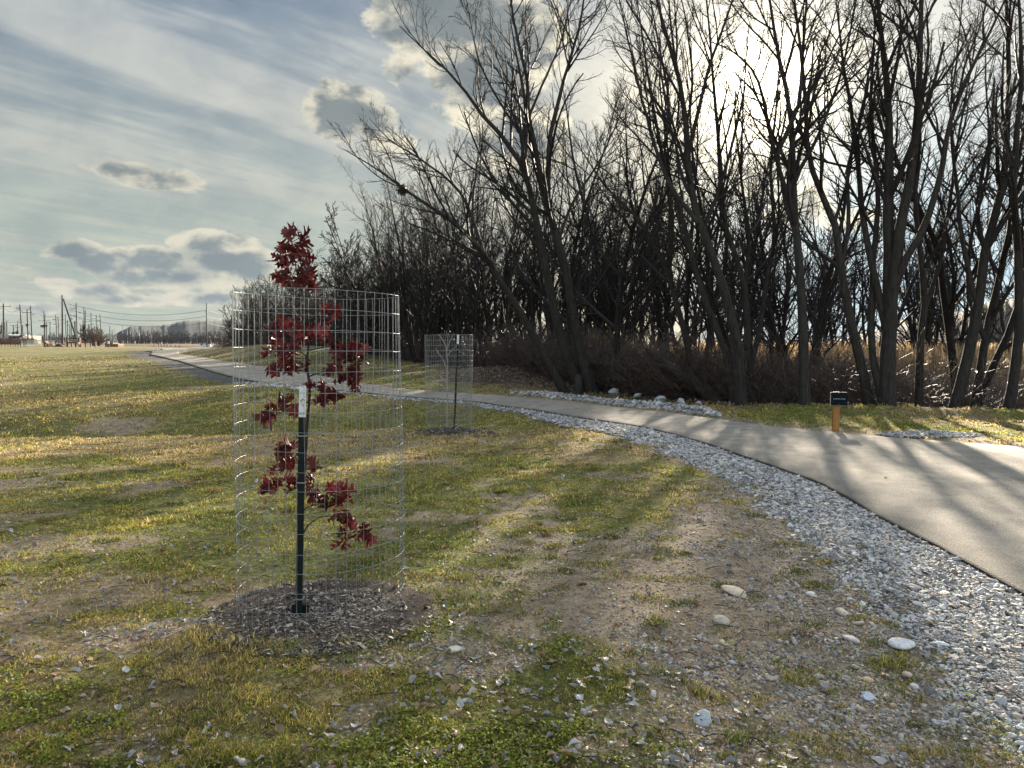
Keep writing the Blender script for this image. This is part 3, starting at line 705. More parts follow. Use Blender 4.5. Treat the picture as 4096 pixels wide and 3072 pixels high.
brush('undergrowth', 7000, reg_right, 1.75, 1, 'brown leafless brush filling the ground between the right trunks', M_twig2)
brush('undergrowth', 5200, reg_mid, 1.4, 2, 'dark leafless brush in the woods behind the rocks and second cage', M_twig2, .0055)
brush('undergrowth', 4200, reg_far, 2.2, 3, 'dark leafless brush along the far left tree line', M_twig2, .010)
# reeds beyond the belt of trees
def reeds():
    g = np.random.default_rng(9); n_ = 26000
    y = 30+45*g.random(n_)**1.2; x = y*g.uniform(.10, .80, n_); z = Zs(x, y)-.05
    h = g.uniform(1.5, 2.5, n_)*(1+.25*(fbm(x, y, 7, 3)-.5))
    a = g.uniform(0, 6.28, n_); wv = .016*g.uniform(.7, 1.6, n_)*(y/40); lx = g.normal(size=n_)*.12; ly = g.normal(size=n_)*.12
    b = np.stack([x, y, z], 1); wd = np.stack([np.cos(a), np.sin(a), 0*a], 1)*wv[:, None]
    m1 = b+np.stack([lx, ly, h*.7], 1); t = b+np.stack([lx*2.2, ly*2.2, h], 1)
    # stem, then a fuller seed plume at the top
    V = np.stack([b-wd*.5, b+wd*.5, m1+wd*.5, m1-wd*.5, m1+(t-m1)*.4+wd*2.2, t, m1+(t-m1)*.4-wd*2.2], 1).reshape(-1, 3)
    i = np.arange(n_)[:, None]*7
    F = [i+np.array([0, 1, 2, 3]), i+np.array([3, 2, 4, 6]), ]
    T = i+np.array([6, 4, 5])
    c = np.array([.40, .29, .17])*g.uniform(.6, 1.3, n_)[:, None]; c = np.repeat(c, 7, 0)
    o = mesh_obj('reeds', V, [np.concatenate(F), T], M_leafcol, smooth=False, col={'Col': c})
    tag(o, 'tan sunlit reeds in the lowland beyond the trees', 'reeds', kind='stuff')
reeds()
# hills
def hill(name, prof, d, depth, label, mat, zf, seed):
    prof = np.array(prof, float); px = np.linspace(prof[0, 0], prof[-1, 0], 260); py = np.interp(px, prof[:, 0], prof[:, 1])
    py = py-(fbm(px, px*0, 2.2, seed, 4)-.5)*zf
    W = [U(a, b, d) for a, b in zip(px, py)]; W = np.array(W); rows = []
    for k, (dy, f) in enumerate([(-depth, 0), (-depth*.7, .25), (-depth*.42, .62), (-depth*.2, .88), (0, 1.0), (depth*.5, .8), (depth, 0)]):
        q = W.copy(); q[:, 0] *= (d+dy)/d; q[:, 1] += dy; q[:, 2] = q[:, 2]*f+(-2)*(1-f)+(fbm(px*.4+k*3, px*0+k, 3., seed+5)-.5)*(W[:, 2]*.05)*(0 < f < 1); rows.append(q)
    V = np.stack(rows, 0); a, b = V.shape[:2]; ii = np.arange(a*b).reshape(a, b)
    F = np.stack([ii[:-1, :-1], ii[:-1, 1:], ii[1:, 1:], ii[1:, :-1]], -1).reshape(-1, 4)
    return struct(mesh_obj(name, V.reshape(-1, 3), F, mat), label)
M_hill = simple('hill_scrub', (.014, .024, .031), .95, .3, .02)
hill('hill', [(100,343.5),(112,336),(117.5,333),(131,326.2),(143,325.8),(155,325.4),(172,323.8),(180,321.5),(187,320),(206,320),(224,320.7),(260,321),(300,324),(340,330),(380,343)], 1500, 260, 'long flat-topped dark hill on the far left horizon', M_hill, 1.2, 4)
M_hill2 = simple('hill_wood', (.055, .045, .038), .95, .4, .3)
hill('hill', [(820,343),(850,336),(880,328),(895,322),(910,317),(935,320),(960,312),(985,303),(1010,299),(1050,296),(1100,300),(1160,330)], 170, 40, 'low wooded hill behind the reeds at the right edge', M_hill2, 5, 8)
# far wood as one mass
def farwood(name, n_, d0, d1, px0, px1, h, seed, label, mat, thick, side=10):
    g = np.random.default_rng(seed); d = g.uniform(d0, d1, n_); px = g.uniform(px0, px1, n_)
    x = (px-512)/FPX*d; hh = h*g.uniform(.6, 1.15, n_)*(.8+.5*fbm(px, px*0, 14, seed))
    P = np.stack([x, d, np.full(n_, .6)], 1); dd = unit(np.stack([g.normal(size=n_)*.1, g.normal(size=n_)*.1, np.ones(n_)], 1)); pts = [P]
    for k in range(4):
        dd = unit(dd+g.normal(size=dd.shape)*.07); P = P+dd*(hh/4)[:, None]; pts.append(P)
    P0 = np.stack(pts, 1); R0 = np.repeat(np.linspace(1, .3, 5)[None], n_, 0)*thick*g.uniform(.6, 1.5, n_)[:, None]
    P1, R1 = spawn(P0, R0, side, .12, 1, (.35, .95), .42, 3, .09, .06, .7, thick*.35, g)
    P2, R2 = spawn(P1, R1, 6, .15, 1, (.35, 1.0), .5, 2, .1, .04, .7, thick*.25, g)
    V, F = join([tubes(P0, R0, 3), tubes(P1, R1, 3), tubes(P2, R2, 3)])
    return tag(mesh_obj(name, V, F, mat, smooth=False), label, 'woods', kind='stuff')
M_far = simple('far_twigs', (.05, .042, .04), .9, .3, .1)
M_far2 = simple('far_twigs_grey', (.065, .06, .058), .9, .4, .1)
farwood('far_woods', 420, 400, 520, 118, 300, 5.6, 21, 'hazy mass of bare woods in front of the far hill', M_far2, .17)
farwood('far_woods', 260, 470, 560, -40, 125, 5.6, 22, 'low dark woods behind the utility poles on the far left', M_far, .2)
farwood('far_woods', 300, 330, 380, 128, 300, 2.6, 23, 'band of low brushy trees at the foot of the far hill', M_far, .12)
# ------------------------------------------------------------------ wire cages
M_wire = simple('galvanised_wire', (.31, .32, .32), .5, .15, 30, metal=.75, spec=.5)
M_tpost = simple('green_post_paint', (.006, .012, .012), .5, .3, 30, spec=.25)
def white_rust():
    m, q, out = newmat('chipped_white_paint')
    tcd = q.n('ShaderNodeTexCoord').outputs['Object']; f = q.noise(tcd, 45, 4, .6)
    b = q.n('ShaderNodeBsdfPrincipled'); q.set(b.inputs['Base Color'], q.mix(q.ss(f, .60, .66), (.72, .74, .74), (.16, .07, .04))); b.inputs['Roughness'].default_value = .5
    q.set(out.inputs[0], b.outputs[0]); return m
M_white = white_rust()
def cage(cx, cy, rad, H, nring, nvert, seed, label, tilt=(0, 0), wr=.0013, low=-.02):
    g = np.random.default_rng(seed); z0 = float(Zg(cx, cy))
    t = thing('wire_cage', label, 'wire cage', (cx, cy, z0))
    a = np.linspace(0, 2*math.pi, 73); ph = g.uniform(0, 6.28, 3)
    def rr(a, z): return rad*(1+.024*np.sin(2*a+ph[0]+z*1.4)+.012*np.sin(3*a+ph[1]-z*2)+.009*np.sin(5*a+ph[2]+z*3))
    def pt(a, z):
        r = rr(a, z); return np.stack([r*np.cos(a)+z*tilt[0]*.3, r*np.sin(a)+z*tilt[1]*.3, z+low+.0*a-r*np.cos(a)*tilt[0]-r*np.sin(a)*tilt[1]], -1)
    zs = np.linspace(.15, H, nring)
    P = np.stack([pt(a, z*np.ones_like(a)) for z in zs]); P[:, :, 2] += (g.normal(size=(nring, 1))*.002)+.003*np.sin(a*3+zs[:, None]*7)
    P[:, -1] = P[:, 0]
    V, F = tubes(P, np.full(P.shape[:2], wr), 5)
    mesh_obj('ring_wires', V, F, M_wire, t)
    av = np.arange(nvert)/nvert*2*math.pi+g.normal(size=nvert)*.008; zz = np.linspace(.0, H+.002, 24)
    P = np.stack([pt(np.full(24, x)+.006*np.sin(zz*5+x*9), zz) for x in av])
    V, F = tubes(P, np.full(P.shape[:2], wr*.95), 5)
    mesh_obj('upright_wires', V, F, M_wire, t)
    return t
cage(-1.068, 4.23, .443, 1.775, 17, 55, 3, 'tall galvanised wire mesh cage around the red-leaved oak sapling in front', tilt=(.022, 0))
cage(-1.175, 14.35, .437, 1.80, 18, 55, 5, 'wire mesh cage around the leafless sapling beside the path, farther back', tilt=(-.012, 0), wr=.0017)
def tpost(x, y, H, whiteh, lean, label, rz=0):
    z0 = float(Zg(x, y)); t = thing('metal_post', label, 'post', (x, y, z0)); t.rotation_euler = (lean[1], lean[0], rz)
    def prof(z0_, z1): return join([box((0, -.004, (z0_+z1)/2), (.036, .006, z1-z0_)), box((0, .0145, (z0_+z1)/2), (.006, .031, z1-z0_))])
    V, F = join([prof(-.12, H-whiteh)]+[box((0, -.0098, z), (.012, .006, .018)) for z in np.arange(.1, H-whiteh-.02, .055)])
    mesh_obj('shaft', V, F, M_tpost, t, smooth=False)
    V, F = join([prof(H-whiteh, H)]+[box((0, -.0098, z), (.012, .006, .018)) for z in np.arange(H-whiteh+.03, H-.02, .055)])
    mesh_obj('white_top', V, F, M_white, t, smooth=False)
    V, F = box((0, .022, .0), (.092, .004, .16)); mesh_obj('anchor_plate', V, F, M_tpost, t, smooth=False)
    for zc_ in (.12, .75, H-whiteh-.1):
        V, F = join([box((.0, -.012, zc_), (.042, .004, .006)), box((.021, .005, zc_), (.003, .034, .006))]); mesh_obj('wire_clip', V, F, M_wire, t, smooth=False)
    return t
tpost(-1.146, 4.06, 1.265, .165, (.032, 0), 'dark green steel post with chipped white top inside the front wire cage')
p = U(454, 431, 14.2); tpost(p[0], p[1], 1.79, .17, (.048, 0), 'thin dark steel post with white tip inside the farther wire cage')

# ------------------------------------------------------------------ oak sapling
M_oakbark = bark_mat('young_bark', (.02, .014, .012), (.075, .052, .042))
M_oakleaf = leafy('oak_leaf', .26, .45, .3)
half = [(0, .012), (.08, .014), (.14, .05), (.20, .22), (.27, .27), (.27, .12), (.36, .07), (.44, .30), (.54, .44), (.57, .40), (.53, .20), (.62, .10), (.70, .28), (.82, .33), (.80, .20), (.84, .09), (.92, .11), (1.0, .015)]
hl = np.array(half); midt = np.maximum.accumulate(np.clip(hl[:, 0], 0, 1))
half2 = [(0, .02), (.05, .06), (.13, .22), (.24, .38), (.36, .44), (.44, .40), (.52, .45), (.63, .36), (.72, .27), (.80, .24), (.90, .10), (1.0, .01)]
h2 = np.array(half2); mid2 = h2[:, 0].copy()
def leaf_batch(pos, dirs, nrm, size, curl, g, wid=.95, hl=hl, midt=midt):
    """lobed leaves: pos (N,3) stalk, dirs (N,3) midrib, nrm (N,3)"""
    N = len(pos); T = unit(dirs); B = unit(np.cross(nrm, T)); Nn = np.cross(T, B); n_ = len(hl)
    def place(t, w_):
        cc = curl[:, None]; bend = g_b[:, None]
        z = -cc*w_**2*2.2+bend*(t**2)+.05*np.sin(t*9+w_*14+ph[:, None])
        return pos[:, None]+size[:, None, None]*(t[..., None]*T[:, None]+(w_*(1-.25*np.abs(cc)))[..., None]*B[:, None]+z[..., None]*Nn[:, None])
    g_b = g.normal(size=N)*.22; ph = g.uniform(0, 6.28, N)
    t = np.repeat(hl[None, :, 0], N, 0); wv = np.repeat(hl[None, :, 1]*wid, N, 0)*g.uniform(.8, 1.15, (N, 1)); m = np.repeat(midt[None], N, 0)
    Lf = place(t, wv); Rt = place(t, -wv); Md = place(m, np.zeros_like(wv))
    V = np.stack([Lf, Md, Rt], 2).reshape(N, n_*3, 3)
    i = np.arange(N)[:, None, None]*n_*3; s = np.arange(n_-1)[None, :, None]*3
    F = np.concatenate([i+s+np.array([0, 1, 4, 3]), i+s+np.array([1, 2, 5, 4])], 1).reshape(-1, 4)
    return V.reshape(-1, 3), F, n_*3
def oak():
    D = 4.26; g = np.random.default_rng(77)
    b = U(298, 612, D); b[2] = float(Zg(b[0], b[1]))-.02; base = b.copy()
    t = thing('oak_sapling', 'young oak with clusters of dark red lobed leaves inside the front wire cage', 'sapling', base)
    def W(pts, dd=0): return np.array([U(a, c, D+(dd*i/max(1, len(pts)-1))) for i, (a, c) in enumerate(pts)])-base
    tr = [(298,612),(300.5,575),(301,536),(303,490),(306,451),(307,425),(309.6,399),(310,381),(308,372),(304.7,366),(305,361),(309,354),(309.3,331),(308.4,314),(304,299),(301,289),(299,282),(295.4,269),(294.5,257),(293,245),(290,234)]
    P = smooth_line(W(tr), 60); Rr = np.interp(np.linspace(0, 1, 60), [0, .05, .55, 1], [.0135, .0105, .0075, .0022])*(1+.10*np.sin(np.arange(60)*1.7))
    V, F = tubes(P[None], Rr[None], 9); mesh_obj('trunk', V, F, M_oakbark, t)
    brs = [([(309.8,379),(327.5,370),(338,367.5),(348.5,366)], -.10, .0045), ([(309,313),(322,311),(334,311)], .05, .003), ([(308.6,314),(322,302),(335,291)], .12, .0032),
           ([(308,318),(296,312),(279,306)], .08, .0028), ([(309,330),(300,322),(288,318),(276,322)], -.08, .003), ([(307,357),(298,350),(286,350),(277,356)], -.12, .0042),
           ([(309,352),(320,348),(334,346),(350,348)], .10, .004), ([(305,366),(292,362),(282,366)], .1, .003), ([(309.8,385),(318,388),(328,390)], -.08, .003),
           ([(309.5,404),(296,404),(282,406),(268,413)], -.10, .0035), ([(304,468),(298,462),(290,458)], -.05, .0028), ([(303,485),(290,478),(276,479)], .06, .0033),
           ([(301.5,513),(307,507),(318,504),(328,498)], -.08, .0036), ([(301,534),(308,525),(319,517),(335,515.5),(345,520)], -.12, .0045)]
    for pts, dd, r in brs:
        Q = W(pts, dd); j = np.argmin(np.linalg.norm(P-Q[0], axis=1)); Q[0] = P[j]
        Q = smooth_line(Q, 12); V, F = tubes(Q[None], np.linspace(r, r*.45, 12)[None], 6); mesh_obj('branch', V, F, M_oakbark, t)
    # clusters: list of ellipse blobs (px,py,rx,ry,n)
    cl = [[(289,240,9,6,9),(303,238,5,6,5),(286,250,8,5,6),(299,253,9,6,9),(281,263,8,5,7),(293,264,9,7,8),(305,262,6,8,6),(288,276,9,6,9),(300,274,8,6,7),(308,282,8,6,11),(296,283,7,5,6)],
          [(328,310,7,5,5),(331,318,6,6,5)], [(278,327,8,5,7),(291,325,7,6,6),(301,328,6,6,5),(313,330,7,6,5),(305,336,6,5,4)],
          [(276,344,7,6,6),(282,352,9,8,10),(272,350,5,7,4),(292,356,8,8,8),(275,370,7,5,6),(287,368,8,7,8),(300,364,7,6,5),(308,360,5,4,3)],
          [(324,339,7,5,6),(335,345,7,6,8),(343,352,8,6,9),(354,347,7,6,7),(352,357,7,5,6),(359,362,5,6,4)],
          [(334,370,7,6,7),(345,374,8,7,9),(355,376,7,6,7),(353,385,7,6,6),(340,382,6,4,4)],
          [(311,387,5,6,4),(320,389,7,6,6),(330,393,7,7,8),(338,398,6,6,5),(324,399,6,5,5)],
          [(283,404,7,4,6),(292,407,6,5,4),(272,407,6,5,5),(266,416,8,7,7),(259,421,5,5,4)],
          [(283,451,6,5,6),(290,452,7,6,7),(281,463,7,6,6),(291,464,6,7,5),(309,461,4,4,2)],
          [(270,484,6,6,6),(266,493,6,8,6),(277,486,6,5,4)], [(292,480,6,5,4),(312,474,6,4,4),(308,483,7,6,5),(298,492,6,6,4),(310,495,7,6,6),(319,496,6,6,5)],
          [(335,490,7,4,7),(345,491,6,6,7),(336,499,7,5,6),(327,507,5,5,4),(344,500,5,5,4)],
          [(334,516,6,6,5),(346,516,7,6,6),(352,526,7,6,6),(345,533,6,6,4),(343,541,4,5,3),(361,533,6,6,5),(366,536,4,4,2)]]
    tw_ = []
    for blobs_ in cl:
        pos, dirs = [], []
        cxm = np.mean([q[0] for q in blobs_]); cym = np.mean([q[1] for q in blobs_])
        for (x, y, rx, ry, n_) in blobs_:
            n_ = max(2, int(n_*.72))
            for _ in range(n_):
                dz = g.normal()*.05
                q = U(x+g.normal()*rx*.55, y-2+g.normal()*ry*.5, D+dz)-base
                pos.append(q); o = np.array([(x-cxm)*.03+g.normal()*.55, g.normal()*.55, -.55+g.normal()*.5+(.55 if y < 275 else 0)]); dirs.append(o)
        pos = np.array(pos); dirs = unit(np.array(dirs)); N = len(pos)
        nr = g.normal(size=(N, 3)); nr[:, 1] -= .6; size = g.uniform(.065, .125, N)
        pos = pos-dirs*size[:, None]*.42
        for (x, y, rx, ry, n_) in blobs_[::1]:
            q0 = U(x, y, D)-base; nb_ = np.argsort(np.linalg.norm(pos-q0, axis=1))[:4]; q1 = P[np.argmin(np.linalg.norm(P-q0, axis=1)+.3*np.maximum(0, P[:, 2]-q0[2]))] if y < 290 else q0+(np.array([U(cxm, cym, D)]).ravel()-base-q0)*.6
            st_ = np.stack([np.stack([q1, q1*.4+q0*.6+np.array([0, 0, .006]), (q0+pos[k_])*.5, pos[k_]]) for k_ in nb_]); tw_.append(tubes(st_, np.repeat(np.array([[.0022, .0018, .0014, .0011]]), len(nb_), 0), 4))
        V, F, k = leaf_batch(pos, dirs, nr, size, g.uniform(.1, 1.0, N)*g.choice([-1, 1], N), g, wid=1.15)
        c = np.array([.105, .011, .017])*g.uniform(.3, 1.6, (N, 1))+g.random((N, 1))*np.array([.06, .02, .008]); c = np.repeat(c, k, 0)
        Vt, Ft = join(tw_); tw_.clear(); nf = len(F); Ft = Ft[0]+len(V); V = np.concatenate([V, Vt]); c = np.concatenate([c, np.full((len(Vt), 3), .1)])
        mesh_obj('leaf_cluster', V, [np.concatenate([F, Ft])], None, t, col={'Col': c}, mats=[M_oakleaf, M_oakbark], midx=np.r_[np.zeros(nf), np.ones(len(Ft))])
oak()
# bare sapling in the second cage
def sap2():
    D = 14.35; g = np.random.default_rng(12); b = U(446.5, 428, D); b[2] = float(Zg(b[0], b[1]))-.02
    t = thing('bare_sapling', 'pale leafless sapling inside the farther wire cage', 'sapling', b)
    def W(pts): return np.array([U(a, c, D) for a, c in pts])-b
    P = smooth_line(W([(446.5,430),(447.5,405),(447,385),(447.5,365),(446.5,349),(444,341),(438,334)]), 24)
    V, F = tubes(P[None], np.linspace(.017, .006, 24)[None], 7)
    M_pale = bark_mat('pale_bark', (.25, .21, .18), (.42, .37, .32)); mesh_obj('trunk', V, F, M_pale, t)
    for pts in [[(446.8,351),(449,343),(454,333)], [(447.3,384),(442,378),(434,371)], [(447.3,391),(443,388),(437,382),(432,377)], [(447.4,356),(451,351),(456,346)], [(447.3,372),(443,360),(437,352),(434,348)], [(446.8,349),(448,340),(447,331)], [(447.5,390),(452,388),(456,385)]]:
        Q = smooth_line(W(pts), 8); Q[:, 1] += np.linspace(0, g.normal()*.12, 8); V, F = tubes(Q[None], np.linspace(.008, .004, 8)[None], 5); mesh_obj('branch', V, F, M_pale, t)
sap2()

# ------------------------------------------------------------------ trail marker
def sign():
    D = 12.95; b = U(835.5, 431.5, D); b[2] = Zs(b[0], b[1])+.0; x, y, z = b
    t = thing('trail_marker', 'short square timber post with a small dark name board beyond the path', 'sign', b, rz=R(-14))
    M_w = simple('golden_timber', (.36, .17, .05), .6, .3, 9, bump=.3, stretch=(6, 6, .7)); M_board = simple('dark_board', (.006, .012, .018), .7, .2, 20, spec=.08); M_edge = simple('board_edge', (.55, .48, .36), .6, .1, 30)
    bm = bmesh.new(); bmesh.ops.create_cube(bm, size=1); bmesh.ops.scale(bm, vec=(.105, .105, .84), verts=bm.verts); bmesh.ops.translate(bm, vec=(0, 0, .24), verts=bm.verts); bmesh.ops.bevel(bm, geom=bm.edges[:], offset=.008, segments=2, affect='EDGES')
    me = bpy.data.meshes.new('post'); bm.to_mesh(me); bm.free(); me.materials.append(M_w); o = bpy.data.objects.new('post', me); C.objects.link(o); o.parent = t
    W_, H_ = .272, .225
    def rr(w_, h_, r, dx, d0, d1, zc, mat, name, par):
        a = np.linspace(0, math.pi/2, 5); pts = []
        for sx_, sz_, o_ in ((1, 1, 0), (-1, 1, 1), (-1, -1, 2), (1, -1, 3)):
            for q in a: pts.append((sx_*(w_/2-r)+r*math.cos(q+o_*math.pi/2), sz_*(h_/2-r)+r*math.sin(q+o_*math.pi/2)))
        n_ = len(pts); V = np.array([[p_[0]+dx, d0, p_[1]+zc] for p_ in pts]+[[p_[0]+dx, d1, p_[1]+zc] for p_ in pts]); i = np.arange(n_); j = (i+1) % n_
        return mesh_obj(name, V, [np.stack([i, j, j+n_, i+n_], 1), i[None], (i+n_)[None, ::-1]], mat, par, smooth=False)
    zc = .548
    bo = rr(W_, H_, .018, .03, -.0905, -.058, zc, M_edge, 'backing_board', t)
    fa = rr(W_-.006, H_-.006, .016, .033, -.094, -.0895, zc, M_board, 'name_board', t)
    for dz in (-.098, .098):
        V, F = cyl((.025, -.0985, zc+dz), (.025, -.093, zc+dz), .006, K=10); mesh_obj('bolt', V, F, M_wire, fa)
    cu = bpy.data.curves.new('txt', 'FONT'); cu.body = 'Lookout Loop'; cu.size = .0295; cu.align_x = 'CENTER'; cu.extrude = .0008; cu.offset = .0004; cu.space_character = 1.08
    to = bpy.data.objects.new('txt', cu); C.objects.link(to); dg = bpy.context.evaluated_depsgraph_get(); me = bpy.data.meshes.new_from_object(to.evaluated_get(dg)); bpy.data.objects.remove(to); me.name = 'lettering'
    me.materials.append(simple('letter_grey', (.42, .43, .36), .6, .1, 10)); lo = bpy.data.objects.new('lettering', me); C.objects.link(lo); lo.parent = fa; lo.location = (.033, -.0955, zc-.008); lo.rotation_euler = (math.pi/2, 0, 0)
sign()

# ------------------------------------------------------------------ stones
def ico(sub=1):
    bm = bmesh.new(); bmesh.ops.create_icosphere(bm, subdivisions=sub, radius=1); V = np.array([v.co[:] for v in bm.verts]); F = np.array([[v.index for v in f.verts] for f in bm.faces]); bm.free(); return V, F
ICO1, ICO2, ICO3 = ico(1), ico(2), ico(3)
def stones(x, y, z, size, g, base=ICO1, flat=.6, rough=.3, cols=None):
    V0, F0 = base; N = len(x); n_ = len(V0)
    V = np.repeat(V0[None], N, 0); V = V*(1+g.normal(size=(N, n_, 1))*rough*.5)
    V = V*np.stack([g.uniform(.75, 1.35, N), g.uniform(.65, 1.1, N), g.uniform(.6, 1.1, N)*flat], 1)[:, None]
    a = g.uniform(0, 6.28, N); ca_, sa_ = np.cos(a), np.sin(a); tl = g.normal(size=N)*.35
    Vz = V[..., 2]+V[..., 0]*tl[:, None]
    Vx = V[..., 0]*ca_[:, None]-V[..., 1]*sa_[:, None]; Vy = V[..., 0]*sa_[:, None]+V[..., 1]*ca_[:, None]
    V = np.stack([Vx, Vy, Vz], 2)*size[:, None, None]+np.stack([x, y, z], 1)[:, None]
    F = (F0[None]+np.arange(N)[:, None, None]*n_).reshape(-1, 3)
    return V.reshape(-1, 3), F, n_
def grey_cols(g, N, lo=.16, hi_=.62, warm=0):
    v = lo+(hi_-lo)*g.random(N)**1.1; tn = (g.random(N) < .18)*.25; c = np.stack([v*(1.02+warm+tn), v*(1+.3*warm+.35*tn), v*(.99-.4*warm-.5*tn)], 1)*(1+g.normal(size=(N, 3))*.03); return np.clip(c, .02, .8)
def sample_y(g, N, y0, y1, p):
    u = g.random(N); e = 1-p; return (y0**e+u*(y1**e-y0**e))**(1/e)
def gravel():
    g = np.random.default_rng(31); N = 230000
    y = sample_y(g, N, 2.0, 26, 1.15); k = np.interp(y, NE[:, 1][np.argsort(NE[:, 1])], NE[:, 0][np.argsort(NE[:, 1])])
    x = k-g.random(N)*np.where(y > 14, 2.6, 1.45)+.1
    m = (np.abs(x) < .72*y+.3); x, y = x[m], y[m]; zn_ = zones(x, y); m = g.random(len(x)) < zn_['gravel']*np.clip(1.2, 0, 1); x, y = x[m], y[m]
    N = len(x); size = (.0045+.008*g.random(N)**2.0)*(1+.07*np.maximum(0, y-2))*np.where(g.random(N) < .05, 1.9, 1)
    z = Zs(x, y)-.012+(fbm(x, y, .55, 71)-.5)*.02+size*.35+g.random(N)*.006
    near_ = y < 5.5; parts = []; cols = []
    for mm, bs in ((near_, ICO1), (~near_, ICO1)):
        V, F, n_ = stones(x[mm], y[mm], z[mm], size[mm], g, bs, .7, .45); parts.append((V, F)); cols.append(np.repeat(grey_cols(g, mm.sum(), .09, .56), n_, 0))
    V, F = join(parts); print('gravel', N)
    tag(mesh_obj('gravel', V, F, M_stone, smooth=False, col={'Col': np.concatenate(cols)}), 'pale crushed stone shoulder along the near side of the path', 'gravel', kind='stuff')
gravel()
def pebbles():
    g = np.random.default_rng(32); N = 210000
    y = sample_y(g, N, 1.9, 16, 1.5); x = g.uniform(-.75, .75, N)*y
    zn_ = zones(x, y); pr = zn_['soil']*(.35+.65*sm(x, -.5, 1.4))*(1-zn_['gravel'])*(1-zn_['ins'])+.03*(1-zn_['soil'])+.9*np.exp(-(zn_['dn']-1.25)**2/.09)*zn_['near']*(y < 9)*(~zn_['ins'])
    cl_ = sm(fbm(x, y, .5, 88), .42, .6)
    m = (g.random(N) < pr*(.25+.75*cl_)) & (~zn_['ins']); x, y = x[m], y[m]; N = len(x)
    big = g.random(N); size = (.0035+.0065*g.random(N)**1.6+.014*(big > .96)*g.random(N))*(1+.05*np.maximum(0, y-2)); z = Zg(x, y)+size*.15
    V, F, n_ = stones(x, y, z, size, g, ICO2 if N < 16000 else ICO1, .62, .12); print('pebbles', N)
    c = np.where(g.random((N, 1)) < .35, grey_cols(g, N, .12, .42), grey_cols(g, N, .10, .34, .22))
    tag(mesh_obj('pebbles', V, F, M_stone, smooth=True, col={'Col': np.repeat(c, n_, 0)}), 'small rounded pebbles scattered over the bare soil', 'pebbles', kind='stuff')
pebbles()
def riprap():
    g = np.random.default_rng(33); N = 3400
    s0 = g.random(N); px = np.interp(s0, [0, .25, .6, .9, 1], [505, 560, 640, 700, 716])
    f = [(505,396),(562,400),(620,407),(660,411),(700,416),(718,418)]
    W = np.array([U(px_, np.interp(px_, [q[0] for q in f], [q[1] for q in f]), 1) for px_ in px]); r = W-np.array([0, 0, CH]); t_ = CH/-r[:, 2]
    bx = r[:, 0]*t_; by = r[:, 1]*t_
    wdt = np.interp(px, [505, 530, 620, 700, 718], [.15, .75, .85, .75, .2]); o = g.random(N); 
    x = bx+.25*o*wdt+.12; y = by+.15+o*wdt; heap = np.interp(px, [505, 530, 600, 650, 700, 718], [.0, .08, .07, .11, .12, .02])*np.sin(np.clip(o, .02, .98)*math.pi)
    size = (.022+.045*g.random(N)**1.8); z = Zs(x, y)+heap*g.random(N)**.6+size*.2
    V, F, n_ = stones(x, y, z, size, g, ICO1, .8, .45)
    tag(mesh_obj('rubble', V, F, M_stone, smooth=False, col={'Col': np.repeat(grey_cols(g, N, .12, .50), n_, 0)}), 'heaped pale broken rock along the woods side of the path', 'rubble', kind='stuff')
    N = 1500; a = g.uniform(0, 6.28, N); q = g.random(N)**.6; x = 6.75+.85*q*np.cos(a); y = 12.35+.4*q*np.sin(a); size = .012+.022*g.random(N)**1.5
    V, F, n_ = stones(x, y, Zs(x, y)+size*.2+.05*(1-q), size, g, ICO1, .7, .4)
    tag(mesh_obj('rubble', V, F, M_stone, smooth=False, col={'Col': np.repeat(grey_cols(g, N, .12, .48), n_, 0)}), 'small pale stone spill in the grass right of the sign', 'rubble', kind='stuff')
riprap()
def stone_thing(px, py, w_, label, c, flat=.5, seed=0, rough=.10, cat='stone', angular=False):
    g = np.random.default_rng(900+seed); xy = G(px, py); d = xy[1]; s = w_*d/FPX/2
    V, F, n_ = stones(np.array([0.]), np.array([0.]), np.array([0.]), np.array([s]), g, ICO2 if angular else ICO3, flat, 0 if not angular else .35)
    if not angular:
        u = unit(V); V = V*(1+.10*np.sin(u[:, 0:1]*3+seed)+.06*np.sin(u[:, 1:2]*5+seed*2)+.05*np.sin(u[:, 2:3]*4))
    o = mesh_obj('stone' if cat == 'stone' else 'boulder', V, F, M_stone, smooth=not angular, col={'Col': np.repeat(np.array(c, float)[None], n_, 0)})
    o.location = (float(xy[0]), float(xy[1]), float(Zg(*xy))+s*flat*.45); tag(o, label, cat); return o
P_ = lambda x, y: (650+x*.2068, 425+y*.2068)
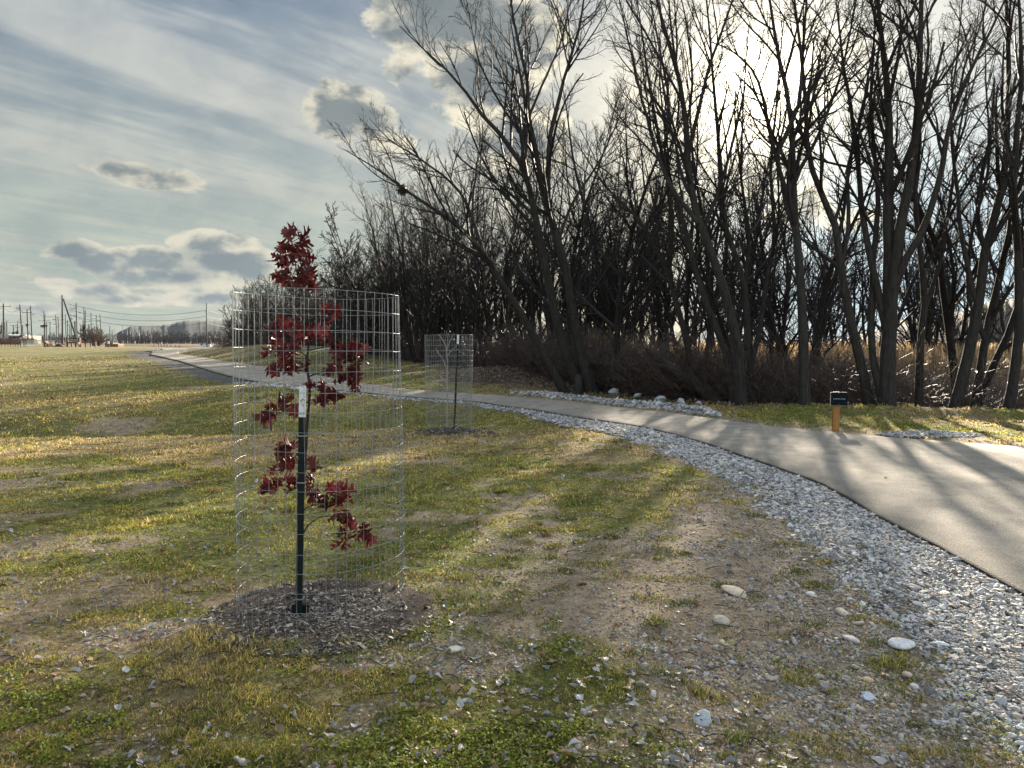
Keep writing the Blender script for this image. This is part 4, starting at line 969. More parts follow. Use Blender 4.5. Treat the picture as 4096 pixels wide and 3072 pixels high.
for i, (cx, cy, w_, c, lab, ang_) in enumerate([
    (410, 805, 24, (.50, .42, .32), 'broad flat tan stone beside a grass tuft, upper middle of the bare soil', 0),
    (345, 952, 20, (.42, .36, .28), 'flat brownish stone left of the weeds in the bare soil', 0),
    (932, 910, 16, (.55, .49, .38), 'smooth cream oval stone, upper of the two by the gravel edge', 0),
    (1008, 963, 13, (.52, .46, .36), 'smooth cream oval stone, lower of the two by the gravel edge', 0),
    (1217, 1070, 23, (.62, .60, .60), 'long whitish flat stone at the edge of the gravel shoulder', 0),
    (1408, 1068, 18, (.48, .52, .56), 'blue-grey flat slab lying on the gravel shoulder', 1),
    (970, 1052, 17, (.55, .50, .48), 'pale lumpy stone left of the long whitish stone', 0),
    (348, 1048, 9, (.55, .46, .30), 'small round yellowish stone in the bare soil', 0),
    (1055, 1220, 13, (.42, .31, .19), 'ochre brown stone near the orange leaf patch', 0),
    (1280, 1253, 12, (.58, .55, .48), 'white oval pebble below the orange leaf patch', 0),
    (1245, 1200, 13, (.50, .40, .33), 'pinkish stone under the dead leaves by the gravel', 0),
    (1055, 1300, 14, (.45, .48, .55), 'angular grey stone leaning in the bare soil', 1),
    (248, 1420, 18, (.38, .42, .44), 'rounded grey stone beside the grass tuft at bottom middle', 0),
    (782, 815, 11, (.60, .56, .50), 'small pale stone right of the weeds in the upper bare soil', 0),
    (1110, 735, 8, (.55, .53, .42), 'small cream stone lying on the gravel, highest on the shoulder', 0),
    (560, 1418, 9, (.30, .26, .23), 'dark conical stone in the lower bare soil', 1)]):
    px, py = P_(cx, cy); stone_thing(px, py, w_, lab, c, .42 if w_ > 14 else .55, i, angular=bool(ang_))
for i, (px, py, w_, c, lab, ang_) in enumerate([
    (321, 641, 9, (.55, .62, .68), 'bluish white chunk of rock just below the wood chips', 1), (327.5, 645.5, 7, (.6, .62, .64), 'small white rock touching the bluish one below the wood chips', 1),
    (454, 652, 14, (.60, .55, .44), 'long pale flat stone right of centre in the thin grass', 0), (441, 651.5, 4, (.6, .57, .5), 'tiny white stone beside the long pale flat stone', 0),
    (538, 743, 7, (.28, .19, .12), 'smooth reddish brown egg-shaped stone at bottom centre', 0), (506, 757, 9, (.50, .48, .42), 'pale round stone in the bottom centre grass', 0)]):
    stone_thing(px, py, w_, lab, c, .5, 40+i, angular=bool(ang_))
for i, (px, py, w_, lab) in enumerate([(614, 399, 11, 'largest pale boulder on top of the rock strip, nearest the leaning trunks'), (637, 401.5, 7, 'pale boulder second along the rock strip'), (660, 406.5, 12, 'white blocky boulder in the middle of the rock strip'), (681, 407, 10, 'grey boulder near the right end of the rock strip'), (512+187, 411, 8, 'last pale boulder at the right end of the rock strip')]):
    g_ = np.random.default_rng(70+i); b = U(px, py+3, [21.2, 20, 18.6, 17.8, 17.2][i]); s = w_*b[1]/FPX/2
    V, F, n_ = stones(np.zeros(1), np.zeros(1), np.zeros(1), np.array([s]), g_, ICO2, .8, .3)
    o = mesh_obj('boulder', V, F, M_stone, smooth=False, col={'Col': np.repeat(np.array([[.38, .39, .40]]), n_, 0)}); o.location = (float(b[0]), float(b[1]), float(Zs(b[0], b[1]))+.10); tag(o, lab, 'boulder')

# ------------------------------------------------------------------ wood chips, leaves, twigs on the ground
def chips():
    for (cx, cy, rx, ry, n_, hh, lab, sc_) in [(-1.05, 4.15, .56, .52, 8000, .02, 'grey wood chips heaped round the base of the front sapling', 1.0), (-1.12, 14.2, .72, .42, 1500, .06, 'dark wood chips round the base of the farther sapling', 1.7)]:
        g = np.random.default_rng(int(n_)); a = g.uniform(0, 6.28, n_); q = g.random(n_)**.55*1.12; x = cx+rx*q*np.cos(a); y = cy+ry*q*np.sin(a)
        L = (.006+.022*g.random(n_)**1.8)*sc_; wv = L*g.uniform(.12, .35, n_); th = .003*sc_
        z = Zg(x, y)+hh*np.clip(1-q, 0, 1)+g.random(n_)*.016
        d = unit(np.stack([np.cos(g.uniform(0, 6.28, n_)), np.sin(g.uniform(0, 6.28, n_)), g.normal(size=n_)*.28], 1)); s = unit(np.cross(d, np.stack([g.normal(size=n_)*.35, g.normal(size=n_)*.35, np.ones(n_)], 1))); u = np.cross(s, d)
        c0 = np.stack([x, y, z], 1); V = []
        for i_, (e1, e2, e3) in enumerate([(a_, b_, c_) for a_ in (-1, 1) for b_ in (-1, 1) for c_ in (-1, 1)]):
            V.append(c0+d*(L*e1*(1 if e2 > 0 else .8))[:, None]/1+s*(wv*e2)[:, None]+u*(th*e3*.5))
        V = np.stack(V, 1).reshape(-1, 3); f = np.array([[0, 1, 3, 2], [4, 6, 7, 5], [0, 4, 5, 1], [2, 3, 7, 6], [0, 2, 6, 4], [1, 5, 7, 3]])
        F = (f[None]+np.arange(n_)[:, None, None]*8).reshape(-1, 4); v = g.random((n_, 1)); c = np.where(v < .7, .04+.12*v, .14+1.2*(v-.7))*np.array([[1.08, .92, .78]])
        tag(mesh_obj('wood_chips', V, F, M_chip, smooth=False, col={'Col': np.repeat(c, 8, 0)}), lab, 'wood chips', kind='stuff')
chips()
M_dead = leafy('dead_leaf', .22, .5, .4)
def dead_leaves():
    g = np.random.default_rng(55); N = 7500
    y = sample_y(g, N, 1.9, 17, 1.75); x = g.uniform(-.72, .72, N)*y; zn_ = zones(x, y)
    pr = .85*(1-zn_['gravel'])*(1-.965*zn_['ins'])*(.35+.65*sm(fbm(x, y, 1.1, 61), .42, .62))*np.where(x > 1.0, .35, 1)
    extra = 260; m = g.random(N) < pr; x, y = x[m], y[m]
    a = g.uniform(0, 6.28, extra); q = g.random(extra)**.5; x = np.r_[x, -.55+.45*q*np.cos(a)]; y = np.r_[y, 4.15+.5*q*np.sin(a)]
    N = len(x); size = (.018+.040*g.random(N)**1.4)*np.where(y > 8, 1.3, 1); a = g.uniform(0, 6.28, N); z = Zg(x, y)+.008+g.random(N)*.010; z = np.where(zones(x, y)['ins'], Zs(x, y)+.033, z)
    d = np.stack([np.cos(a), np.sin(a), g.normal(size=N)*.10], 1); nr = np.stack([g.normal(size=N)*.22, g.normal(size=N)*.22, np.ones(N)], 1)
    V, F, k = leaf_batch(np.stack([x, y, z], 1), d, nr, size, g.choice([-1, 1], N)*g.uniform(.2, 1.5, N), g, wid=.8, hl=h2, midt=mid2)
    v = g.random((N, 1)); c = np.where(v < .55, (.15+.30*g.random((N, 1)))*np.array([[1.0, .97, .94]]), np.array([[.30, .20, .12]])*g.uniform(.5, 1.3, (N, 1)))
    tag(mesh_obj('fallen_leaves', V, F, M_dead, col={'Col': np.repeat(c, k, 0)}), 'curled silvery grey dead leaves strewn over the grass', 'fallen leaves', kind='stuff')
    # leaf litter under the wood edge
    N = 7000; y = sample_y(g, N, 13, 34, .6); x = xline(y)+g.normal(size=N)*1.6; zn_ = zones(x, y); m = (zn_['ins'] == 0) & (zn_['litter'] > .3); x, y = x[m], y[m]; N = len(x)
    a = g.uniform(0, 6.28, N); d = np.stack([np.cos(a), np.sin(a), g.normal(size=N)*.3], 1); nr = np.stack([g.normal(size=N)*.5, g.normal(size=N)*.5, np.ones(N)], 1)
    V, F, k = leaf_batch(np.stack([x, y, Zg(x, y)+.02], 1), d, nr, g.uniform(.06, .12, N), g.uniform(-1.6, 1.6, N), g, wid=.85, hl=h2, midt=mid2); c = np.array([[.17, .12, .085]])*g.uniform(.4, 1.8, (N, 1))
    tag(mesh_obj('leaf_litter', V, F, M_dead, col={'Col': np.repeat(c, k, 0)}), 'brown leaf litter along the edge of the woods', 'leaf litter', kind='stuff')
    # twigs
    N = 420; y = sample_y(g, N, 2, 9, 1.5); x = g.uniform(-.7, .35, N)*y; a = g.uniform(0, 6.28, N); L = g.uniform(.04, .16, N); pts = []
    for k in range(4):
        s = k/3; pts.append(np.stack([x+np.cos(a+.4*s)*L*s, y+np.sin(a+.4*s)*L*s, Zg(x, y)+.01+.012*np.sin(s*3)], 1))
    V, F = tubes(np.stack(pts, 1), np.repeat(np.array([[.0025, .0024, .002, .0012]]), N, 0), 4)
    tag(mesh_obj('twigs', V, F, M_oakbark, smooth=False), 'small broken twigs scattered in the foreground grass', 'twigs', kind='stuff')
dead_leaves()

# ------------------------------------------------------------------ grass
def blades(x, y, h, wv, g, cols, lean=.55):
    N = len(x); a = g.uniform(0, 6.28, N); z = Zg(x, y)-.004; b = np.stack([x, y, z], 1)
    wd = np.stack([np.cos(a), np.sin(a), 0*a], 1)*wv[:, None]
    la = g.uniform(0, 6.28, N); lm = np.abs(g.normal(size=N))*lean+.1; up = 1/np.sqrt(1+lm**2)
    dv = np.stack([np.cos(la)*lm*up, np.sin(la)*lm*up, up], 1)*h[:, None]
    m = b+dv*.5; t = b+dv*np.array([1.15, 1.15, .78])
    V = np.stack([b-wd, b+wd, m+wd*.8, m-wd*.8, t], 1).reshape(-1, 3); i = np.arange(N)[:, None]*5
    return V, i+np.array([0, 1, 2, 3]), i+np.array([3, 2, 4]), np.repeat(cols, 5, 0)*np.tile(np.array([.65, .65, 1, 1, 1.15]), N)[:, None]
def grass_cols(x, y, dry, g):
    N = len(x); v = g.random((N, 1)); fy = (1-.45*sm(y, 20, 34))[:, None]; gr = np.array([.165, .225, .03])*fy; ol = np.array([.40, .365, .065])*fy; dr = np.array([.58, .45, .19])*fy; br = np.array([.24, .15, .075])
    pv = fbm(x, y, .8, 51)[:, None]; c = np.where(pv+.3*(v-.5) > .5, ol, gr)
    u = g.random((N, 1)); pd = .10+.62*dry[:, None]; c = np.where(u < pd, dr, c); c = np.where(u > .80, br, c)
    return c*g.uniform(.4, 1.5, (N, 1))
def grass():
    g = np.random.default_rng(60); out = []
    for (N, y0, y1, p, wf, hmax) in [(480000, 1.9, 9, 1.35, 1.0, 1), (260000, 8.5, 22, .8, 1.0, 1), (90000, 21, 48, .5, 1.0, 1)]:
        y = sample_y(g, N, y0, y1, p); x = g.uniform(-.74, .74, N)*y; zn_ = zones(x, y)
        tuft = fbm(x, y, .16, 52, 3); tb = fbm(x, y, .55, 53, 3)
        cover = (1-zn_['soil']*.985)*(1-zn_['gravel'])*(1-zn_['ins'])*(1-.93*zn_['mulch'])*(1-.9*zn_['litter'])
        # stray tufts on the soil
        tf = sm(fbm(x, y, .2, 54, 3)+.45*(fbm(x, y, .8, 58)-.5), .54, .60)*zn_['soil']*(1-zn_['gravel'])*(~zn_['ins'])
        cover = np.maximum(cover*(.45+.55*sm(tuft+.5*(tb-.5), .40, .56)), tf)
        m = (g.random(N) < cover) & (np.abs(x) < .72*y+.5); x, y = x[m], y[m]; tuft = tuft[m]; tb = tb[m]; dry = zn_['dry'][m]; N = len(x)
        h = (.009+.024*sm(tuft, .35, .75))*(1+.5*sm(y, 5, 9))*g.uniform(.5, 1.3, N)*(1+.5*sm(y, 8, 20))*(1+.9*sm(tb, .55, .75))
        wv = np.maximum(.0014, .00050*y)*g.uniform(.7, 1.4, N)
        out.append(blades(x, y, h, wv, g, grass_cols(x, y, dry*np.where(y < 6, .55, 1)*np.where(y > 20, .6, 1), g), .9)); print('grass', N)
    # separate clumps on the bare soil and through the turf
    for (nc, y0, y1, xr, soilc, nb0, nb1, rr0, rr1) in [(900, 2.0, 9, .70, True, 50, 200, .02, .085), (1500, 2.2, 15, .70, False, 50, 160, .03, .12)]:
        cy_ = sample_y(g, nc, y0, y1, 1.2); cx_ = g.uniform(-xr, xr, nc)*cy_; zn_ = zones(cx_, cy_); k = (zn_['soil'] > .5) if soilc else (zn_['soil'] < .4)
        k &= (zn_['gravel'] < .1) & (~zn_['ins']) & (zn_['mulch'] < .2) & (fbm(cx_, cy_, 1.3, 64) > (.46 if soilc else .40)); cx_, cy_ = cx_[k], cy_[k]; nc = len(cx_)
        nb = g.integers(nb0, nb1, nc); rr_ = g.uniform(rr0, rr1, nc)*np.where(g.random(nc) < .15, 1.7, 1); hh_ = g.uniform(.012, .034, nc)*(1+.04*cy_); hue = g.random(nc)
        ii = np.repeat(np.arange(nc), nb); N = len(ii); a = g.uniform(0, 6.28, N); q = g.random(N)**.6*rr_[ii]; x = cx_[ii]+q*np.cos(a)*1.3; y = cy_[ii]+q*np.sin(a)
        base_c = np.where(hue[ii][:, None] < .45, np.array([[.10, .14, .022]]), np.where(hue[ii][:, None] < .75, np.array([[.26, .25, .05]]), np.array([[.17, .11, .055]])))
        c = np.where(g.random((N, 1)) < .25, np.array([[.42, .33, .17]]), base_c)*g.uniform(.35, 1.5, (N, 1))
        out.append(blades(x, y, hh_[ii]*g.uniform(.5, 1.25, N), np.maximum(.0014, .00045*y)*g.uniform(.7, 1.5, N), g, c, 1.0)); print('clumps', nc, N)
    # low broad weeds near the camera
    N = 330000; y = sample_y(g, N, 1.9, 6.5, 1.6); x = g.uniform(-.72, .72, N)*y; zn_ = zones(x, y); pm = sm(fbm(x, y, .40, 57)+.8*(fbm(x, y, .09, 56)-.5)+.3*(fbm(x, y, 1.2, 59)-.5), .46, .54)
    m = g.random(N) < pm*(1-zn_['soil']*.9)*(1-zn_['gravel'])*(1-.95*zn_['mulch'])*(~zn_['ins'])*(1-sm(y, 4.6, 6.5)*.7)*np.where((x < .3) | (y < 3), 1, .4); x, y = x[m], y[m]; N = len(x)
    s = g.uniform(.0035, .0095, N); z = Zg(x, y)+g.random(N)**.7*.022; a = g.uniform(0, 6.28, N); T = unit(np.stack([np.cos(a), np.sin(a), g.normal(size=N)*.45], 1)); B = unit(np.cross(T, np.stack([g.normal(size=N)*.5, g.normal(size=N)*.5, np.ones(N)], 1)))
    c0 = np.stack([x, y, z], 1); Vw = np.stack([c0, c0+T*s[:, None]+B*s[:, None]*.62, c0+T*s[:, None]*2.0, c0+T*s[:, None]-B*s[:, None]*.62], 1).reshape(-1, 3)
    cw = np.array([[.20, .24, .03]])*g.uniform(.3, 1.7, (N, 1))+(g.random((N, 1)) < .25)*np.array([[.14, .05, .02]]); print('weeds', N)
    V = []; F4 = []; F3 = []; Cc = []; off = 0
    for (v, f4, f3, c) in out:
        V.append(v); F4.append(f4+off); F3.append(f3+off); Cc.append(c); off += len(v)
    V.append(Vw); F4.append(np.arange(N)[:, None]*4+np.arange(4)+off); Cc.append(np.repeat(cw, 4, 0))
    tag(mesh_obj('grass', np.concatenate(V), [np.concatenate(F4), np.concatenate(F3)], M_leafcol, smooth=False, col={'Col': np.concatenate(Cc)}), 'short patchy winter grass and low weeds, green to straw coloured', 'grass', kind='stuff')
grass()
def tuft(px, py, n_, h, sp_, label, green, seed):
    g = np.random.default_rng(seed); xy = G(px, py); a = g.uniform(0, 6.28, n_); q = g.random(n_)**.7*sp_; x = xy[0]+q*np.cos(a); y = xy[1]+q*np.sin(a)*.8
    c = np.where(g.random((n_, 1)) < green, np.array([[.12, .17, .04]]), np.array([[.38, .32, .17]]))*g.uniform(.6, 1.3, (n_, 1))
    V, f4, f3, cc_ = blades(x, y, h*g.uniform(.5, 1.2, n_), np.full(n_, .0012*max(1, xy[1]/4)), g, c, .8)
    o = np.array([xy[0], xy[1], float(Zg(*xy))]); ob = mesh_obj('grass_tuft', V-o, [f4, f3], M_leafcol, smooth=False, col={'Col': cc_}); ob.location = o; tag(ob, label, 'grass tuft')
for i, (px, py, n_, h, s, lab, gr) in enumerate([(466, 598, 1500, .05, .17, 'rounded olive grass clump right of the wire cage base', .5), (560-80, 610, 1300, .045, .13, 'yellowish grass clump just right of the rounded olive clump', .35), (735, 741, 160, .085, .05, 'spiky green grass tuft behind the rounded grey stone', .8),
    (287, 650, 420, .07, .09, 'dense yellow green grass tuft in front of the wood chips', .7), (735-70, 676, 150, .05, .06, 'small grass tuft alone in the middle of the bare soil', .5), (120, 500, 200, .1, .12, 'straw coloured grass tuft at the left in the dry grass', .15), (80, 600, 160, .07, .1, 'pale spiky grass tuft on the left side of the foreground', .3), (390, 720, 260, .06, .09, 'green grass tuft near the bottom edge left of centre', .8)]):
    tuft(px, py, n_, h, s, lab, gr, 300+i)
# squirrel nest
def nest():
    b = U(402, 190, 20.9); g = np.random.default_rng(5); N = 260; v = unit(g.normal(size=(N, 3)))*g.random((N, 1))**.4*np.array([.12, .11, .14]); V, F, k = leaf_batch(v, g.normal(size=(N, 3)), g.normal(size=(N, 3)), g.uniform(.05, .09, N), g.uniform(-1, 1, N), g)
    o = mesh_obj('squirrel_nest', V, F, M_dead, col={'Col': np.repeat(np.array([[.06, .045, .03]])*g.uniform(.5, 1.4, (N, 1)), k, 0)}); o.location = [float(q) for q in b]
    tag(o, 'ball of dead leaves lodged on the lowest left branch of the leaning tree', 'nest')
nest()
# fallen limbs and stump at the woods edge
def limb(pts, r0, r1, label, cat='fallen branch', name='fallen_branch', kids=0, seed=0):
    W = np.array([U(a, b, d) for a, b, d in pts]); o = W[0].copy(); g = np.random.default_rng(seed); P = smooth_line(W-o, 24)+np.cumsum(g.normal(size=(24, 3))*.008, 0); Rr = np.linspace(r0, r1, 24); parts = [tubes(P[None], Rr[None], 8)]
    if kids:
        P1, R1 = spawn(P[None], Rr[None], kids, .2, 1, (.5, 1.2), .35, 5, .12, .06, .6, .008, g); parts.append(tubes(P1, R1, 5)); P2, R2 = spawn(P1, R1, 5, .2, 1, (.5, 1.2), .5, 3, .15, .03, .6, .006, g); parts.append(tubes(P2, R2, 3))
    V, F = join(parts); ob = mesh_obj(name, V, F, M_bark); ob.location = [float(q) for q in o]; tag(ob, label, cat)
limb([(590, 364, 22.4), (610, 366, 22.2), (628, 374, 21.8), (645, 390, 21.3), (652, 398, 21)], .07, .15, 'thick crooked dead limb curving down behind the pale boulders', kids=4, seed=1)
limb([(648, 350, 20.5), (668, 366, 20), (690, 378, 19.6), (712, 398, 19.2), (722, 408, 19)], .08, .20, 'fallen split trunk slanting down to the right end of the rock strip', cat='fallen log', name='fallen_log', kids=3, seed=2)
limb([(578, 376, 21.6), (577.5, 383, 21.5), (578, 390, 21.4), (579, 398, 21.4)], .10, .14, 'short broken pale stump against the two leaning trunks', cat='stump', name='tree_stump', seed=3)
limb([(706, 412, 16.6), (716, 412.5, 16.5), (726, 413, 16.4)], .035, .045, 'small dark log lying at the right end of the rock strip', cat='log', name='log', seed=4)
limb([(870, 395, 16.2), (880, 402, 16.1), (888, 411, 16)], .015, .02, 'thin broken stick leaning at the foot of the five-stem clump', seed=5)
# ------------------------------------------------------------------ the far left field
M_pole = simple('pole_wood', (.05, .04, .035), .85, .3, 2); M_dark = simple('dark_metal', (.02, .02, .022), .6, .2, 5); M_lwood = simple('red_brown_timber', (.13, .055, .03), .75, .3, 3); M_tan = simple('tan_timber', (.18, .10, .055), .8, .2, 3)
M_cream = simple('cream_siding', (.36, .33, .25), .7, .1, .5); M_greyw = simple('grey_wall', (.36, .36, .37), .8, .1, .5); M_wh = simple('white_paint', (.75, .76, .78), .5, .05, 5); M_conc = simple('concrete', (.46, .44, .41), .85, .1, .5)
def gz(x, y): return float(Zs(x, y))
def at_px(px, d): x = (px-512)/FPX*d/1.0; return x, d
def pole(px, pyt, pxb, H, label, arms=(), box_=0, group=None, r=.17, d=None, mat=None, wiggle=0):
    d = d or (H-.8)*(FPX)/(342-pyt); b = U(pxb, 342, d); x, y = b[0], b[1]; z = gz(x, y); t_ = U(px, pyt, d)
    t = thing('utility_pole', label, 'utility pole', (x, y, z), group)
    top = t_-np.array([x, y, z]); V, F = cyl((0, 0, -.2), top, r, r*.6, 8); mesh_obj('pole', V, F, mat or M_pole, t)
    for (f, w_, s) in arms:  # fraction of height, arm length, side (-1,0,1)
        c = top*f; x0, x1 = (-w_/2, w_/2) if s == 0 else ((0, w_) if s > 0 else (-w_, 0))
        V, F = box((c[0]+(x0+x1)/2, c[1], c[2]), (x1-x0, .16, .14)); a = mesh_obj('crossarm', V, F, M_pole, t, smooth=False)
        for xx in ((x0+.1, x1-.1) if s == 0 else ((x1-.1,) if s > 0 else (x0+.1,))):
            V, F = cyl((c[0]+xx, c[1], c[2]+.05), (c[0]+xx, c[1], c[2]+.45), .10, .06, 6); mesh_obj('insulator', V, F, M_dark, a)
    if box_:
        for k in range(box_):
            V, F = cyl((top[0]*.4+(k-(box_-1)/2)*.75+.1, -.3, top[2]*.50), (top[0]*.4+(k-(box_-1)/2)*.75+.1, -.3, top[2]*.50+1.0), .34, .34, 10); mesh_obj('transformer', V, F, M_dark, t)
    return t, t_, np.array([x, y, z])
tops = {}
L = 'wooden utility pole '
_, tops['A'], _ = pole(3.3, 303.5, 3.6, 13, L+'with a wide crossarm, tallest at the left edge of the photo', [(.93, 4.6, 0)], r=.28)
_, tops['B'], _ = pole(19.7, 304.5, 22.6, 13, 'leaning utility pole with two short left arms, before the cream warehouse', [(.90, 1.2, -1), (.55, 1.2, -1)], r=.22)
_, tops['C'], _ = pole(27, 309.5, 28.2, 11.5, L+'with a very wide crossarm, right of the cream warehouse', [(.91, 3.4, 0), (.55, 1.4, 0)], 1, r=.22)
_, tops['D'], _ = pole(30.3, 306, 32.4, 13, L+'leaning left with arms on both sides, right beside the wide-armed pole', [(.90, 1.3, -1), (.78, 1.3, 1)], r=.22)
_, tops['E'], _ = pole(43.8, 311, 44.7, 14, L+'carrying a bank of transformers above the first timber ramp', [(.86, 1.5, -1), (.70, 4.4, 0), (.5, .9, -1)], 4, r=.24)
pole(45, 313.8, 44.9, 13, L+'standing tight behind the transformer pole', [(.9, 4.6, 1)], r=.22, d=370)
_, tops['G'], _ = pole(55.6, 314.7, 57.3, 14, L+'leaning slightly left behind the person', [(.85, 1.4, -1), (.7, 1.4, -1), (.62, 1.4, 1)], r=.24)
_, tops['H'], _ = pole(58, 317, 59, 13, L+'with a long right crossarm, just right of the one behind the person', [(.9, 5.2, 0)], r=.22)
_, tops['I'], bI = pole(76, 303.2, 77.3, 17, 'very tall dark utility pole with three long left arms behind the rope net', [(.88, 2.6, -1), (.72, 2.6, -1), (.56, 2.6, -1)], r=.26)
pole(83.8, 307, 85, 17, 'three-armed utility pole, left one of the close pair above the round bushes', [(.85, 2.4, -1), (.7, 2.4, -1), (.55, 2.4, -1)], r=.25)
pole(85.3, 310.4, 85.3, 16, 'right-armed utility pole, right one of the close pair above the round bushes', [(.84, 2.4, 1), (.7, 2.4, 1)], r=.24)
pole(91, 312.8, 91.4, 16, L+'with two right arms above the round bushes, left of two', [(.82, 2.6, 1), (.66, 2.6, 0)], r=.23)
pole(96.3, 315, 96.6, 16, L+'with right arms above the round bushes, right of two', [(.82, 2.6, 1), (.62, 2.6, 0)], r=.23)
pole(99.8, 314, 101.9, 16, L+'leaning left with left arms, right of the round bushes', [(.8, 2.4, -1), (.66, 2.4, -1), (.5, 2.4, -1)], r=.24)
pole(65.2, 314.7, 66.4, 14, L+'seen between the tall timber mast and its slanting strut', [(.84, 1.4, -1), (.66, 1.4, 1)], r=.22)
_, tops['R'], bR = pole(206.3, 303.2, 207, 17, 'tall lone utility pole standing in front of the far hill', [(.80, .5, -1), (.55, .5, -1)], r=.22)
for (px, pyt, pxb, H, arms, bx_) in [(.8, 325, 1.0, 8, [(.9, 1.8, 0)], 1), (1.9, 322, 1.9, 11, [], 0), (4.9, 322, 4.9, 11, [], 0), (6.6, 321, 7.1, 11, [], 0), (13.2, 325, 14, 9, [(.97, 3, 0)], 2), (17.4, 323.4, 17.4, 9.5, [(.8, 2, 0)], 2), (22.6, 325, 22.6, 10, [], 0), (46.6, 322, 46.6, 13, [], 0), (50, 322, 50, 13, [(.97, 1.5, 0)], 0),
    (67.4, 320, 67.8, 14, [(.92, 3, 0)], 0), (71, 317, 71.5, 15, [(.9, 2, 0)], 0), (69.7, 323.6, 70, 13, [], 0), (74.4, 321, 74.6, 14, [], 0), (75.2, 321, 75.8, 14, [], 0), (83, 320, 83, 14, [], 0), (88.5, 324.5, 88.5, 13, [(.93, 3, 0)], 0), (80.7, 324.5, 80.7, 13, [], 0), (89.5, 326, 89.5, 12, [], 0), (94.2, 325.7, 94.3, 12, [(.9, 4, 0)], 0), (97.8, 327, 98.3, 12, [(.93, 4, 0)], 0), (109.8, 326, 109.8, 12, [], 0)]:
    pole(px, pyt, pxb, H, 'small distant utility pole among the many on the far left skyline', arms, bx_, 'small distant utility poles on the far left skyline', r=.30)
for (px, pyt) in [(122.7, 325.4), (127.2, 327), (130.2, 325.5), (134.5, 328), (139, 326)]:
    pole(px, pyt, px+.4, 24, 'thin pale pylon pole standing against the slope of the far hill', [], 0, 'pale poles against the far hill', r=.5, d=950, mat=simple('pale_pole', (.5, .52, .55), .6, .1, 1))
M_cable = simple('cable', (.05, .05, .055), .6, .1, 1)
def cable(p, q, sag, label, group=None, r=.035):
    p = np.array(p); q = np.array(q); t = np.linspace(0, 1, 30)[:, None]; P = p*(1-t)+q*t; P[:, 2] -= (4*sag*t*(1-t))[:, 0]; o = p.copy()
    V, F = tubes((P-o)[None], np.full((1, 30), r), 4); ob = mesh_obj('power_line', V, F, M_cable); ob.location = [float(v) for v in o]; tag(ob, label, 'power line', group)
dI = tops['I'][1]; dR = tops['R'][1]
for k, (y0, y1, lab) in enumerate([(303.9, 310.2, 'topmost'), (309.5, 316.2, 'middle'), (314.5, 322.6, 'lowest')]):
    cable(U(68, y0, dI), U(206, y1, dR), 3.2, lab+' of the three power lines running from the dark tall pole to the lone pole', r=.07)
    cable(U(206.5, y1, dR), U(250, y1+5.5, dR*1.3), 1.0, lab+' of the three power lines leaving the lone pole towards the woods', r=.07)
def arm_pt(k, f): return tops[k]*1.0-np.array([0, 0, f])
seq = [('A', 'B'), ('B', 'D'), ('D', 'E'), ('E', 'G'), ('G', 'I')]
for a, b in seq:
    for f in (1.3, 4.8):
        cable(arm_pt(a, f), arm_pt(b, f), 1.2, 'power line sagging between the poles left of the rope net', 'power lines between the left poles', r=.06)
cable(U(-12, 307, 270), arm_pt('A', 1), 1.0, 'power line entering at the left edge of the photo', r=.06)
# warehouse
def warehouse():
    d = 285; x0, x1 = [(p_-512)/FPX*d for p_ in (-14, 22.2)]; z = gz(0, d)
    t = thing('warehouse', 'long cream warehouse with a grey section behind the utility poles', 'building', ((x0+x1)/2, d, z)); cx = (x0+x1)/2
    def wall(pa, pb, h, mat, name, dd=0):
        a, b = [(p_-512)/FPX*d-cx for p_ in (pa, pb)]; V, F = box(((a+b)/2, 6+dd, h/2), (b-a, 12, h)); return mesh_obj(name, V, F, mat, t, smooth=False)
    wall(-14, 2.0, 4.6, M_cream, 'wall'); wall(2.0, 9.2, 5.0, M_greyw, 'wall', -.4); w_ = wall(9.2, 22.2, 4.8, M_cream, 'wall', .2)
    for p_ in (10.8, 12, 14, 15.5, 16.5, 18, 19, 20.2):
        V, F = box(((p_-512)/FPX*d-cx, .05, 2.3), (.35, .3, 4.4)); mesh_obj('downpipe', V, F, M_dark, w_, smooth=False)
    V, F = box(((5.6-512)/FPX*d-cx, 6, 5.05), (6.2*d/FPX+1, 13, .25)); mesh_obj('roof', V, F, M_greyw, t, smooth=False)
    t2 = thing('shed', 'small cream shed with a dark eave beside the warehouse', 'building', ((25.2-512)/FPX*d, d-4, z))
    V, F = box((0, 3, 1.9), (1.85, 6, 3.8)); V, F = box((0, 3, 1.9), (1.8*d/FPX*2.6, 6, 3.8)); mesh_obj('wall', V, F, M_cream, t2, smooth=False)
    w2 = 1.8*d/FPX*2.8; V = np.array([[-w2/2, -.4, 3.6], [w2/2, -.4, 3.6], [w2/2, 6.4, 3.6], [-w2/2, 6.4, 3.6], [-w2/2, 3, 5.0], [w2/2, 3, 5.0], [-w2/2, -.4, 3.2], [w2/2, -.4, 3.2]]); F = [np.array([[0, 1, 5, 4], [2, 3, 4, 5], [6, 7, 1, 0]]), np.array([[3, 0, 4], [1, 2, 5]])]
    mesh_obj('roof', V, F, M_dark, t2, smooth=False)
    V, F = box((-.2, -.1, 1.4), (1.3, .1, 1.9)); mesh_obj('door', V, F, simple('maroon', (.16, .05, .05), .6, .1, 2), t2, smooth=False)
warehouse()
